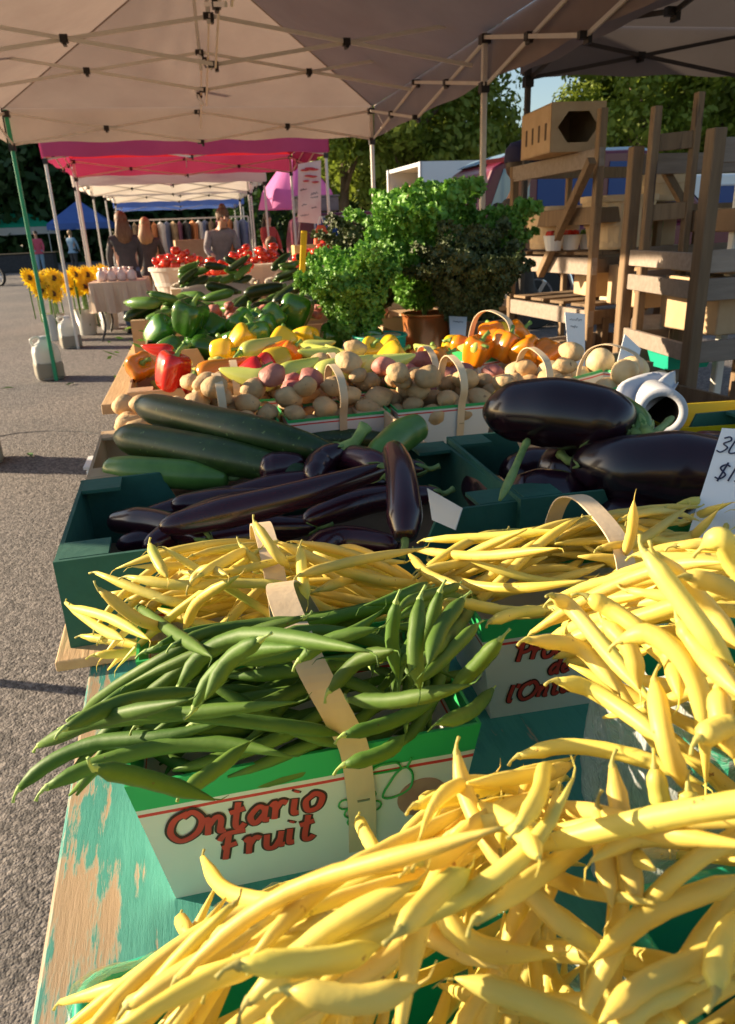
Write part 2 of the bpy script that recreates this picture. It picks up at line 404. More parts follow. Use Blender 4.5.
def key_bean(hp, kind, px, zs, r, label, group, rs=None, rest=True):
    """bean whose course is read off the photograph and then laid on the heap"""
    z = zs if isinstance(zs, (list, tuple)) else [zs]*len(px)
    n = 9
    pp = spline([(a, b, c) for (a, b), c in zip(px, z)], n)
    zz = [p.z for p in pp]
    if rest:
        for _ in range(4):
            P = [at(p.x, p.y, c) for p, c in zip(pp, zz)]
            mean = sum(zz)/n
            rel = [Vector((p.x, p.y, (q.z-sum(t.z for t in pp)/n)*.5)) for p, q in zip(P, pp)]
            W = hp.rest(rel, r, slope=1.2)
            zz = [.5*c+.5*w.z for c, w in zip(zz, W)]
    P = [at(p.x, p.y, c) for p, c in zip(pp, zz)]
    hp.put(P, r)
    return bean(kind, P, r, label, group, rs)
def drop_ball(hp, x, y, r, squash=.85):
    z = max(hp.hmax(x, y, r*.4), hp.hmax(x+r*.5, y, r*.2)-r*.15, hp.hmax(x-r*.5, y, r*.2)-r*.15, hp.hmax(x, y+r*.5, r*.2)-r*.15, hp.hmax(x, y-r*.5, r*.2)-r*.15)
    z += r*squash*.93; hp.stamp(x, y, z-r*(1-squash), r*.97); return z
# ================================================================ lettering with pen strokes
GL = {
 'O': (.90, [[(.5,1),(.15,.82),(.05,.38),(.32,.02),(.72,.18),(.86,.62),(.62,.98),(.36,.86)]]),
 'n': (.68, [[(0,.5),(.12,.58),(.12,0)],[(.12,.3),(.32,.6),(.46,.48),(.44,.06),(.58,.06)]]),
 't': (.50, [[(.22,.95),(.17,.15),(.30,0),(.42,.12)],[(0,.62),(.40,.68)]]),
 'a': (.60, [[(.44,.48),(.27,.6),(.06,.3),(.2,.02),(.44,.3)],[(.46,.58),(.44,.1),(.58,.05)]]),
 'r': (.54, [[(0,.5),(.12,.58),(.12,0)],[(.12,.32),(.28,.58),(.44,.5)]]),
 'i': (.36, [[(.1,.58),(.1,.08),(.24,.05)],[(.12,.80),(.15,.86)]]),
 'o': (.56, [[(.30,.60),(.06,.40),(.14,.03),(.42,.06),(.50,.42),(.30,.60),(.20,.54)]]),
 'F': (.72, [[(.28,.92),(.2,0)],[(.02,.78),(.2,.98),(.72,.96)],[(.1,.48),(.5,.54)]]),
 'u': (.6, [[(.06,.58),(.08,.1),(.28,.02),(.44,.3)],[(.46,.58),(.44,.1),(.58,.05)]]),
 'P': (.72, [[(.24,.92),(.2,0)],[(.02,.74),(.25,.98),(.62,.88),(.6,.56),(.22,.46)]]),
 'd': (.6, [[(.42,.48),(.25,.58),(.06,.28),(.2,.02),(.42,.3)],[(.48,1),(.43,.1),(.56,.05)]]),
 'e': (.52, [[(.08,.28),(.4,.38),(.3,.6),(.08,.38),(.2,.02),(.46,.12)]]),
 'l': (.3, [[(.14,1),(.08,.15),(.26,.04)]]), "'": (.2, [[(.12,1),(.07,.78)]]),
 '3': (.6, [[(.1,.9),(.35,1),(.48,.78),(.22,.55),(.5,.3),(.3,0),(.05,.1)]]), 'L': (.55, [[(.1,1),(.08,.02),(.5,.04)]]),
 '$': (.6, [[(.48,.82),(.25,.92),(.1,.7),(.45,.35),(.3,.1),(.06,.18)],[(.3,1.05),(.26,-.05)]]), '1': (.3, [[(.14,1),(.1,0)]]), '.': (.2, [[(.08,.0),(.1,.05)]]),
 'Z': (.7, [[(.08,.95),(.6,.98),(.08,.04),(.62,.06)]]), 'c': (.5, [[(.42,.48),(.2,.58),(.06,.25),(.25,.02),(.46,.14)]]), 'h': (.6, [[(.12,1),(.1,0)],[(.1,.32),(.3,.58),(.44,.45),(.44,.02)]]), ' ': (.4, []),
}
def write(name, text, o, xd, yd, h, pen, m, parent, slant=.18, offset=.0012):
    """pen-stroke writing starting at o, running along xd, up along yd (parent space)"""
    xd, yd = Vector(xd).normalized(), Vector(yd).normalized(); nrm = xd.cross(yd).normalized(); bm = bmesh.new(); x = 0
    for ch in text:
        adv, st = GL[ch]
        for s in st:
            P = spline([Vector((x+a+b*slant, b, 0)) for a, b in s], 6*len(s))
            tube(bm, [Vector(o)+xd*p.x*h+yd*p.y*h+nrm*offset for p in P], pen, 6, flat=(nrm, .06))
        x += adv
    return mobj(name, bm, m, parent)
def textlen(t): return sum(GL[c][0] for c in t)

# ================================================================ baskets, bags, trays
def strap(bm, P, w, th, side=(1,0,0)):
    side = Vector(side); k = len(P); rings = []
    for i, p in enumerate(P):
        T = (P[min(i+1,k-1)]-P[max(i-1,0)]).normalized(); nn = side.cross(T).normalized()
        rings.append([bm.verts.new(p+side*a*w/2+nn*b*th/2) for a, b in ((-1,-1),(1,-1),(1,1),(-1,1))])
    for a, b in zip(rings, rings[1:]):
        for j in range(4): bm.faces.new((a[j], a[(j+1)%4], b[(j+1)%4], b[j]))
    bm.faces.new(rings[0][::-1]); bm.faces.new(rings[-1])
def shell(bm, w, d, h, tx, ty, th, mi=0, floor=True):
    """open tapered tray: outer w x d at the rim, base shrunk by tx, ty"""
    def loop(a, b, z): return [bm.verts.new((x*a/2, y*b/2, z)) for x, y in ((-1,-1),(1,-1),(1,1),(-1,1))]
    A = loop(w-tx, d-ty, 0); B = loop(w, d, h); Ci = loop(w-2*th, d-2*th, h); D = loop(w-tx-2*th, d-ty-2*th, th)
    for p, q in ((A,B),(B,Ci),(Ci,D)):
        for j in range(4): bm.faces.new((p[j], p[(j+1)%4], q[(j+1)%4], q[j])).material_index = mi
    bm.faces.new(A[::-1]).material_index = mi; bm.faces.new(D).material_index = mi
def basket(name, loc, rot, w, d, h, label, group=None, m=None, peak=.13, hx=0, lean=0, hw=.018, lx=0):
    e = empty(name, loc, (0,0,rot)); tag(e, label, 'basket', group)
    bm = bmesh.new(); shell(bm, w, d, h, .035, .03, .0025)
    b = mobj('till', bm, m or M['till'], e)
    if peak:
        bm = bmesh.new()
        pts = [(hx,-d/2+.013,.012),(hx,-d/2+.0045,h*.5),(hx,-d/2-.0025,h*.97),(hx,-d/2-.018,h+peak*.40),(hx,-d/2-.004,h+peak*.78),(hx,-d*.24+lean,h+peak*.97),(hx,d*.10+lean,h+peak),(hx,d*.38+lean*.5,h+peak*.7),(hx,d/2+.0025,h*.95),(hx,d/2-.012,.012)]
        pts = [(x+lx*(max(0, z-h*.6)/peak)**2, y, z) for x, y, z in pts]; strap(bm, spline(pts, 72), hw, .0016); s = mobj('handle', bm, M['strap'], e, smooth=False)
        bm = bmesh.new(); box(bm, (hx,-d/2-.0035,h*.62), (.009,.0008,.0014)); mobj('staple', bm, M['staple'], s)
    return e
def printed(e, w, d, h, lines, fruit=None):
    """lines: (text, x, z, size, rot) on the front face of a printed basket"""
    tilt = math.atan2(.015, h); yd = Vector((0, -math.sin(tilt), math.cos(tilt)))
    for text, x, z, size, ro in lines:
        yb = -(d/2-.015) - .015*(z/h); c, s_ = math.cos(ro), math.sin(ro)
        X = Vector((c, 0, s_)); Yv = (yd*c - Vector((1,0,0))*s_)
        L = textlen(text)*size; o = Vector((x, yb, z)) - X*L/2
        write('lettering_outline', text, o, X, Yv, size, size*.15, M['print_dark'], e, offset=.0005)
        write('lettering', text, o, X, Yv, size, size*.085, M['print_red'], e, offset=.0011)
    if fruit:
        x, z = fruit; X = Vector((1,0,0)); nr = X.cross(yd)
        def P(a, b): return Vector((x+a, -(d/2-.015)-.015*((z+b)/h), z+b)) + nr*.001
        bm = bmesh.new()
        def ring(a, b, r_, k=1.0): tube(bm, [P(a+r_*math.cos(t), b+k*r_*math.sin(t)) for t in [i*math.pi/6 for i in range(13)]], .0007, 5)
        for a, b in ((-.028,.004),(-.020,.008),(-.024,-.006),(-.014,.0),(-.017,-.009),(-.010,.009),(-.006,-.003),(-.022,-.015),(-.012,-.016)): ring(a, b, .0048)
        tube(bm, spline([P(.002,.012), P(.010,.026), P(.017,.030), P(.022,.022), P(.020,.008), P(.008,.002), P(.0,.004), P(.002,.012)], 24), .0009, 5)
        tube(bm, spline([P(.014,.029), P(.010,.036), P(-.003,.036), P(-.010,.030), P(.002,.029), P(.013,.029)], 16), .0008, 5)
        tube(bm, spline([P(.018,.030), P(.021,.038)], 4), .0009, 5)
        mobj('fruit_drawing', bm, M['print_green'], e)
        bm = bmesh.new(); c0 = P(.030, -.004)
        tube(bm, [c0 - nr*.0009, c0 - nr*.0003], [.019, .019], 28); mobj('printed_apple', bm, mat('faded apple print', (.42,.20,.15), .5, (.50,.28,.20), 60), e)
def crumple_bag(loc, rot, w, d, z0, z1, flare, label, group=None, seed=0, name='produce_bag'):
    """thin clear bag wall standing round a basket, wrinkled, open at the top"""
    bm = bmesh.new(); n, k = 84, 16; rings = []
    for i in range(k):
        t = i/(k-1); ring = []
        for j in range(n):
            a = 2*math.pi*j/n; ca, sa = math.cos(a), math.sin(a); q = (abs(ca)**4+abs(sa)**4)**-.25
            nz = noise.noise(Vector((ca*3+seed, sa*3, t*2.2)))*.014 + noise.noise(Vector((ca*9, sa*9+seed, t*5)))*.006
            rr = 1+flare*t
            x, y = ca*q*(w/2*rr+nz), sa*q*(d/2*rr+nz)
            z = z0+(z1-z0)*t + (noise.noise(Vector((ca*2.5, sa*2.5+seed, 7)))*.028 if i == k-1 else noise.noise(Vector((ca*4, sa*4, t*4+seed)))*.004)
            ring.append(bm.verts.new((x, y, z)))
        rings.append(ring)
    for a, b in zip(rings, rings[1:]):
        for j in range(n): bm.faces.new((a[j], a[(j+1)%n], b[(j+1)%n], b[j]))
    o = mobj(name, bm, M['bag'], smooth=True, loc=loc); o.rotation_euler.z = rot
    return tag(o, label, 'plastic bag', group)

TZ = .85
# the fourteen near things ------------------------------------------------------------
bA = basket('fruit_basket', (.040,.482,TZ), 0.0, .245, .140, .118, 'printed card basket heaped with green beans, wooden strap over it', peak=.086, hx=.034, lean=.004, lx=-.016, hw=.0205)
printed(bA, .245, .14, .118, [('Ontario', -.048, .062, .0262, .06), ('Fruit', -.036, .034, .0262, .06)], fruit=(.050, .060))
bB = basket('fruit_basket', (.035,.640,TZ), .03, .245, .140, .118, 'printed card basket of yellow beans directly behind the green beans', peak=.076, hx=.0)
bC = basket('fruit_basket', (.338,.615,TZ), -.03, .245, .140, .118, 'printed card basket of yellow beans with a French name on its face', peak=.076, hx=.006)
printed(bC, .245, .14, .118, [('Produit', -.045, .068, .022, .04), ('de', -.040, .046, .020, .04), ("l'Ontario", -.042, .020, .021, .04)])
bD = basket('fruit_basket', (.60,.625,TZ), .0, .23, .140, .118, 'printed card basket of yellow beans beside the 3L price card', peak=0)
def tealbasket(loc, rot, w, d, h, label):
    e = empty('plastic_basket', loc, (0,0,rot)); tag(e, label, 'basket')
    bm = bmesh.new(); shell(bm, w, d, h, .03, .03, .003); mobj('basket_body', bm, M['teal'], e)
    bm = bmesh.new(); k = .012; P = []
    for sx, sy, a0 in ((1,-1,-90),(1,1,0),(-1,1,90),(-1,-1,180)):
        for q in range(5): t = R(a0+q*22.5); P.append(Vector((sx*(w/2-k)+k*math.cos(t), sy*(d/2-k)+k*math.sin(t), h)))
    rings = tube(bm, P+[P[0]], .0042, 8, cap=False); mobj('rim', bm, M['teal'], e, smooth=True); return e
tealbasket((.020,.235,TZ), .10, .22, .135, .10, 'teal plastic basket under the yellow beans at the table corner')
tealbasket((.275,.165,TZ), .0, .23, .13, .15, 'teal plastic basket under the most out of focus yellow beans')
tealbasket((.375,.362,TZ), .05, .23, .135, .16, 'teal plastic basket behind clear bag beside the French basket')
crumple_bag((.020,.235,TZ+.002), .10, .228, .146, 0, .112, .05, 'clear bag round the yellow beans at the table corner', seed=1)
crumple_bag((.275,.165,TZ+.002), .0, .255, .155, 0, .175, .05, 'clear bag round the most out of focus yellow beans', seed=5)
crumple_bag((.372,.362,TZ+.002), .05, .255, .15, 0, .195, .07, 'tall clear bag of yellow beans against the French basket', seed=9)

# ================================================================ beans
rest_merge = []
G_A = 'green beans in the printed basket'; L_A = 'green bean lying in the heap in the printed basket'
hA = Heap(-.20,.30,.33,.66, TZ)
ins = (np.abs(hA.X-.04) < .118)&(np.abs(hA.Y-.482) < .068); hA.H[ins] = TZ+.075
rim = (np.abs(hA.X-.04) < .124)&(np.abs(hA.Y-.482) < .071)&~ins; hA.H[rim] = TZ+.118
hA.mound(.05,.485,.115,.075, TZ+.070, TZ+.105)
def yA(x, y, r):
    if x > .10: return r.gauss(1.05, .35)
    return r.gauss(.12, .28)+math.pi*(r.random() < .7)
PA = [(12,800),(40,730),(100,690),(128,655),(125,595),(180,632),(250,622),(330,612),(395,596),(440,580),(495,566),(508,640),(500,700),(486,722),(350,768),(200,806),(130,806),(60,800)]
fill_beans(hA, 'g', 84, (.040,.485), (.110,.056), yA, .0046, .13, L_A, G_A, 11, tries=14, under=44, poly=PA)
fill_beans(hA, 'g', 22, (.130,.50), (.035,.045), lambda x,y,r: r.gauss(1.1,.25), .0045, .11, L_A, G_A, 13, tries=12, poly=PA)
KG = [([(20,788),(50,763),(100,742),(165,737),(225,722)],.975), ([(48,787),(90,767),(160,747),(230,744),(292,757)],.985),
 ([(60,730),(100,722),(200,712),(300,702)],.995), ([(132,602),(170,630),(212,657)],1.03), ([(180,687),(203,655),(245,636),(302,640),(372,652)],1.035),
 ([(195,707),(216,672),(252,652),(302,647)],1.03), ([(213,722),(222,692),(250,678),(285,668)],1.02), ([(66,728),(130,700),(210,690)],1.0), ([(80,715),(160,712),(300,728),(340,735)],.995),
 ([(40,745),(100,720),(190,700)],.99), ([(95,768),(150,780),(215,800)],.965), ([(140,742),(190,768),(250,770)],.975), ([(185,790),(215,770),(250,742)],.985),
 ([(484,576),(462,622),(410,672)],1.05), ([(440,592),(424,640),(396,668)],1.05), ([(476,626),(450,652),(415,685)],1.04), ([(396,603),(392,640),(398,680)],1.045), ([(492,690),(470,712),(436,724)],.985),
 ([(372,668),(420,682),(482,668)],1.02), ([(350,700),(400,700),(470,685)],1.01), ([(345,735),(390,722),(440,700)],1.0), ([(420,600),(415,650),(420,690)],1.04), ([(300,660),(330,640),(380,628)],1.04), ([(330,690),(360,660),(395,650)],1.03),
 ([(260,640),(230,660),(205,700)],1.03), ([(345,765),(385,752),(405,735)],.975), ([(462,600),(440,630),(428,665)],1.045), ([(500,640),(475,668),(450,690)],1.0)]
for i, (p, z) in enumerate(KG):
    key_bean(hA, 'g', p[::-1] if i < 13 and i != 4 else p[::-1], z, .0046 if i not in (0,1,4) else .0055, L_A, G_A)

G_B = 'yellow beans in the basket behind the green ones'; L_B = 'yellow bean in the heap behind the green beans'
hB = Heap(-.22,.24,.50,.82, TZ)
ins = (np.abs(hB.X-.035) < .118)&(np.abs(hB.Y-.64) < .068); hB.H[ins] = TZ+.08
rim = (np.abs(hB.X-.035) < .124)&(np.abs(hB.Y-.64) < .071)&~ins; hB.H[rim] = TZ+.118
hB.mound(.035,.645,.125,.075, TZ+.070, TZ+.10)
PB = [(60,600),(95,566),(146,540),(170,545),(250,535),(340,545),(440,538),(470,620),(480,770),(130,770),(120,680),(88,664)]
fill_beans(hB, 'y', 34, (.035,.64), (.115,.055), lambda x,y,r: r.gauss(-.12,.3)+math.pi*(r.random()<.5), .0044, .13, L_B, G_B, 21, tries=12, under=36, poly=PB)
KB = [([(66,603),(100,628),(124,640)],.985), ([(97,573),(150,594),(192,604),(240,592)],1.0), ([(150,545),(158,562),(168,578)],1.02), ([(255,523),(275,552),(290,568)],1.02), ([(70,607),(110,618),(150,640)],.975), ([(100,590),(140,620),(180,632)],.985),
 ([(95,655),(130,652),(165,640)],.96), ([(82,636),(120,642),(170,650)],.96), ([(128,577),(180,585),(250,583),(320,588)],1.0), ([(190,585),(205,570),(228,575)],1.0), ([(185,628),(200,600),(240,575)],.99), ([(300,548),(303,580),(308,600)],1.02), ([(200,575),(230,558),(250,548)],1.01),
 ([(318,590),(360,578),(400,590)],1.0), ([(330,568),(380,580),(430,585)],1.0), ([(300,575),(350,562),(425,548)],1.0)]
for p, z in KB: key_bean(hB, 'y', p[::-1], z, .0046, L_B, G_B)

G_C = 'yellow beans in the French basket'; L_C = 'yellow bean in the heap of the French printed basket'
hC = Heap(.10,.80,.50,.78, TZ)
for cx_ in (.338, .60):
    ins = (np.abs(hC.X-cx_) < .118)&(np.abs(hC.Y-.62) < .066); hC.H[ins] = TZ+.08
    rim = (np.abs(hC.X-cx_) < .124)&(np.abs(hC.Y-.62) < .069)&~ins; hC.H[rim] = TZ+.118
hC.mound(.33,.625,.135,.085, TZ+.07, TZ+.11); hC.mound(.60,.63,.13,.08, TZ+.07, TZ+.11)
PC = [(395,560),(420,538),(480,535),(560,520),(650,508),(690,500),(735,500),(1100,500),(1100,900),(640,640),(612,606),(482,628),(400,640)]
fill_beans(hC, 'y', 36, (.32,.62), (.125,.055), lambda x,y,r: r.gauss(.0,.22)+math.pi*(r.random()<.5), .0044, .14, L_C, G_C, 31, tries=12, under=40, poly=PC)
fill_beans(hC, 'y', 18, (.57,.625), (.10,.05), lambda x,y,r: r.gauss(.7,.5), .0056, .11, 'yellow bean in the heap beside the 3L price card', 'yellow beans beside the price card', 33, tries=10, under=16, poly=PC)
KC = [([(415,550),(480,556),(560,548)],1.0), ([(420,570),(480,560),(540,545)],1.0), ([(450,600),(520,612),(590,602)],.99), ([(428,560),(460,582),(520,588),(590,580)],1.01), ([(500,615),(545,612),(600,600)],.985), ([(410,555),(430,575),(470,590)],1.01),
 ([(425,540),(500,536),(560,530)],1.0), ([(600,548),(640,540),(690,505)],1.0), ([(625,555),(632,530),(634,500)],1.01), ([(490,622),(520,612),(550,610)],.985), ([(610,535),(650,540),(690,545)],1.0), ([(670,560),(690,540),(718,510)],1.0)]
for p, z in KC: key_bean(hC, 'y', p[::-1], z, .0046, L_C, G_C)

# tall bag beside the French basket
G_E = 'yellow beans in the tall clear bag'; L_E = 'large yellow bean in the tall clear bag'
hE = Heap(.06,.56,.08,.52, TZ)
def block(h, cx_, cy_, w, d, zi, zr):
    ins = (np.abs(h.X-cx_) < w/2)&(np.abs(h.Y-cy_) < d/2); h.H[ins] = np.maximum(h.H[ins], zi)
block(hE, .335,.345,.23,.12, TZ+.15, 0); hE.mound(.315,.335,.13,.08, TZ+.12, TZ+.215, 2)
block(hE, .275,.165,.22,.12, TZ+.12, 0); hE.mound(.235,.165,.14,.09, TZ+.11, TZ+.165, 2)
PE = [(600,800),(615,770),(575,715),(555,700),(524,640),(550,592),(600,583),(640,550),(705,540),(735,540),(1500,480),(1500,1500),(600,1500)]
PGG = [(360,900),(400,880),(455,830),(470,790),(560,800),(600,815),(700,800),(1500,700),(1500,1800),(200,1800),(330,960)]
fill_beans(hE, 'y', 40, (.31,.33), (.12,.07), lambda x,y,r: r.gauss(2.35,.40), .0041, .125, L_E, G_E, 41, tries=14, under=70, poly=PE)
KE = [([(735,668),(705,632),(675,592),(645,553)],[1.15,1.16,1.17,1.18]), ([(742,650),(705,605),(657,556)],[1.14,1.15,1.175]), ([(655,705),(612,657),(573,610),(553,596)],[1.10,1.105,1.11,1.12]),
 ([(620,695),(600,668),(575,646),(528,640)],[1.09,1.095,1.10,1.11]), ([(660,645),(615,612),(588,597)],[1.13,1.135,1.14]), ([(706,785),(702,705),(684,660),(650,634),(622,640)],[1.10,1.13,1.145,1.15,1.145]),
 ([(665,745),(640,722),(592,690),(558,681)],[1.09,1.09,1.09,1.095]), ([(745,600),(720,585),(688,577)],[1.16,1.165,1.17]), ([(745,700),(700,650),(680,622)],[1.15,1.15,1.155]), ([(745,590),(732,560),(722,538),(706,545)],[1.17,1.18,1.19,1.185]),
 ([(705,785),(640,758),(570,746),(520,756)],[1.06,1.06,1.055,1.05]), ([(690,795),(665,740),(655,682)],[1.10,1.12,1.13]), ([(745,722),(720,728),(700,738)],[1.14,1.14,1.14]), ([(640,690),(630,650),(604,622)],[1.11,1.125,1.13]), ([(735,760),(722,720),(718,690)],[1.13,1.14,1.145]), ([(680,700),(672,660),(655,640)],[1.13,1.135,1.14])]
for p, z in KE: key_bean(hE, 'y', p, z, .0041, L_E, G_E, rest=False)
G_G = 'yellow beans nearest the camera'; L_G = 'thick yellow bean in the heap nearest the lens'
fill_beans(hE, 'y', 30, (.215,.175), (.11,.07), lambda x,y,r: r.gauss(.6,.7), .0036, .125, L_G, G_G, 43, tries=12, under=80, poly=PGG)
KK = [([(590,962),(536,893),(496,856),(467,797),(457,754)],[1.075,1.08,1.085,1.09,1.10]), ([(590,862),(630,838),(680,838),(745,852)],1.105), ([(590,962),(655,912),(745,878)],1.09), ([(600,1022),(650,982),(745,942)],1.095),
 ([(455,978),(520,998),(600,1030)],1.085), ([(640,915),(627,850),(613,768)],[1.09,1.10,1.115]), ([(668,838),(660,800),(655,768)],[1.09,1.10,1.11]), ([(692,832),(689,805),(688,790)],[1.09,1.10,1.105]), ([(612,908),(605,860),(598,810)],[1.09,1.095,1.105]),
 ([(560,955),(490,950),(450,925),(438,892)],[1.075,1.08,1.085,1.08]), ([(500,968),(440,940),(365,905)],[1.07,1.065,1.05]), ([(610,955),(560,922),(508,868)],[1.08,1.085,1.09]), ([(700,985),(650,1000),(610,1035)],1.09), ([(745,905),(720,950),(716,990)],1.10)]
for p, z in KK: key_bean(hE, 'y', p, z, .0037, L_G, G_G, rest=False)

G_F = 'yellow beans at the table corner'; L_F = 'yellow bean in the bagged heap at the table corner'
hF = Heap(-.20,.32,.06,.44, TZ)
block(hF, .02,.235,.20,.12, TZ+.09, 0); hF.mound(.03,.235,.12,.08, TZ+.07, TZ+.12, 2); hF.mound(.15,.29,.09,.06, TZ+.04, TZ+.11, 2)
PF = [(50,1008),(150,955),(196,935),(186,910),(200,868),(285,885),(345,862),(402,846),(410,800),(480,775),(570,755),(585,800),(600,1700),(-300,1700)]
fill_beans(hF, 'y', 74, (.03,.235), (.11,.075), lambda x,y,r: r.gauss(.45,.35)+math.pi*(r.random()<.75), .0034, .13, L_F, G_F, 51, tries=14, under=80, poly=PF)
fill_beans(hF, 'y', 30, (.15,.29), (.07,.055), lambda x,y,r: r.gauss(.7,.45), .0034, .125, L_F, G_F, 53, tries=12, under=40, poly=PF)
KF = [([(265,912),(200,946),(150,977),(62,1002)],[1.01,.99,.985,.98]), ([(350,912),(270,902),(225,890),(203,858)],1.02), ([(440,850),(370,868),(285,892)],1.02), ([(370,905),(290,940),(215,985)],1.02), ([(260,958),(180,985),(100,1018)],.99), ([(575,757),(490,786),(415,806)],1.04),
 ([(380,860),(366,835),(358,818)],1.03), ([(300,905),(200,962),(130,1005)],1.01), ([(420,880),(330,930),(250,1000)],1.035), ([(335,985),(290,1010),(268,1030)],1.02), ([(430,820),(350,870),(300,885)],1.03), ([(500,800),(450,850),(420,862)],1.035), ([(545,830),(500,822),(450,835)],1.03),
 ([(190,935),(184,926),(180,918)],.985), ([(520,800),(535,780),(570,765)],1.035), ([(380,945),(330,960),(240,965)],1.03), ([(420,985),(360,1000),(290,990)],1.04), ([(470,870),(440,890),(400,930)],1.045), ([(540,860),(520,830),(480,805)],1.045)]
for p, z in KF: key_bean(hF, 'y', p, z, .0036, L_F, G_F)

under_layers()
# ================================================================ tables
def boards_table(name, x0, x1, y0, y1, z, th, m, label, legs=True, skew=0):
    e = empty(name, ((x0+x1)/2,(y0+y1)/2,0)); tag(e, label, 'table'); w, d = x1-x0, y1-y0; e.rotation_euler.z = skew
    bm = bmesh.new(); box(bm, (0,0,z-th/2), (w,d,th)); bevel(mobj('table_top', bm, m, e), .003)
    if legs:
        for sx in (-1,1):
            for sy in (-1,1):
                bm = bmesh.new(); bar(bm, (sx*(w/2-.12),sy*(d/2-.14),0), (sx*(w/2-.12),sy*(d/2-.14),z-th-.001), .035); mobj('leg', bm, M['blacksteel'], e)
        bm = bmesh.new(); box(bm, (0,0,z-th-.035), (w-.2,d-.24,.06)); mobj('apron', bm, M['wood'], e)
    return e
def paintedply():
    m = bpy.data.materials.new('worn teal paint on plywood'); m.use_nodes = True; nt = m.node_tree; N = nt.nodes; L = nt.links; b = N['Principled BSDF']; b.inputs['Roughness'].default_value = .6
    tc = N.new('ShaderNodeTexCoord'); mp = N.new('ShaderNodeMapping'); mp.inputs['Scale'].default_value = (9,.9,9); L.new(tc.outputs['Object'], mp.inputs[0])
    a = N.new('ShaderNodeTexNoise'); a.inputs['Scale'].default_value = 9; a.inputs['Detail'].default_value = 8; a.inputs['Roughness'].default_value = .75; L.new(mp.outputs[0], a.inputs[0])
    c = N.new('ShaderNodeTexNoise'); c.inputs['Scale'].default_value = 9; c.inputs['Detail'].default_value = 5; L.new(tc.outputs['Object'], c.inputs[0])
    s = N.new('ShaderNodeSeparateXYZ'); L.new(tc.outputs['Object'], s.inputs[0])
    ed = N.new('ShaderNodeMapRange'); ed.inputs['From Min'].default_value = -.525; ed.inputs['From Max'].default_value = -.47; ed.inputs['To Min'].default_value = -.22; ed.inputs['To Max'].default_value = 0; L.new(s.outputs['X'], ed.inputs[0])
    ad = N.new('ShaderNodeMath'); ad.operation = 'ADD'; L.new(a.outputs[0], ad.inputs[0]); L.new(c.outputs[0], ad.inputs[1])
    ad2 = N.new('ShaderNodeMath'); ad2.operation = 'ADD'; L.new(ad.outputs[0], ad2.inputs[0]); L.new(ed.outputs[0], ad2.inputs[1])
    r = N.new('ShaderNodeValToRGB'); e = r.color_ramp.elements; e[0].position = .74; e[0].color = (.36,.24,.14,1); e[1].position = .82; e[1].color = (.035,.235,.19,1)
    k = e.new(.78); k.color = (.30,.30,.22,1)
    k = e.new(.99); k.color = (.055,.29,.235,1)
    L.new(ad2.outputs[0], r.inputs[0]); L.new(r.outputs[0], b.inputs['Base Color'])
    bp = N.new('ShaderNodeBump'); bp.inputs['Strength'].default_value = .5; bp.inputs['Distance'].default_value = .002; L.new(a.outputs[0], bp.inputs['Height']); L.new(bp.outputs[0], b.inputs['Normal']); return m
boards_table('market_table', -.178,.90,.02,2.2, TZ, .022, paintedply(), 'worn teal painted table carrying beans and the crates behind them', skew=.035)
tp = empty('plywood_board', (.33,1.42,TZ)); tag(tp, 'bare plywood board laid on the teal table under the aubergine crates', 'board')
bm = bmesh.new(); box(bm, (0,0,.0075), (1.10,1.27,.013)); bevel(mobj('board', bm, M['ply'], tp), .002); tp.rotation_euler.z = .03
Z2 = TZ+.014
# ---------------------------------------------------------------- cardboard crates
def crate(name, loc, rot, w, d, h, m, label, group=None, cut=.045, cutw=.6, cat='crate', inside=None):
    """fruit crate with hollow corners: full-height corners, lower middle on the long sides"""
    e = empty(name, loc, (0,0,rot)); tag(e, label, cat, group); th = .005
    for sy in (-1,1):
        bm = bmesh.new(); a = w/2; c = w/2*cutw; y = sy*(d/2-th/2)
        prof = [(-a,0),(a,0),(a,h),(c,h),(c-.02,h-cut),(-c+.02,h-cut),(-c,h),(-a,h)]
        f = [bm.verts.new((px, y-th/2, pz)) for px, pz in prof]; g = [bm.verts.new((px, y+th/2, pz)) for px, pz in prof]
        bm.faces.new(f); bm.faces.new(g[::-1])
        for j in range(8): bm.faces.new((f[j], g[j], g[(j+1)%8], f[(j+1)%8]))
        bmesh.ops.recalc_face_normals(bm, faces=bm.faces); mobj('side_wall', bm, m, e)
    for sx in (-1,1):
        bm = bmesh.new(); box(bm, (sx*(w/2-th/2-.0005),0,h/2), (th,d-2*th-.001,h-.001)); mobj('end_wall', bm, m, e)
        for sy in (-1,1):
            bm = bmesh.new(); box(bm, (sx*(w/2-.032),sy*(d/2-.030),h-.002), (.052,.048,.005)); mobj('corner_flap', bm, inside or m, e)
    bm = bmesh.new(); box(bm, (0,0,.004), (w-.012,d-.012,.005)); mobj('crate_floor', bm, M['carddark'], e)
    return e
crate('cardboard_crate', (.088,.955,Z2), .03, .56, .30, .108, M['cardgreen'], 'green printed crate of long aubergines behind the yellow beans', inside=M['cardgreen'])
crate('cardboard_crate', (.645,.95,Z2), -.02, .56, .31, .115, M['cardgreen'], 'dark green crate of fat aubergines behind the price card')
crate('cardboard_crate', (.07,1.285,Z2), .03, .54, .30, .10, M['kraft'], 'brown crate under the big dark zucchinis')
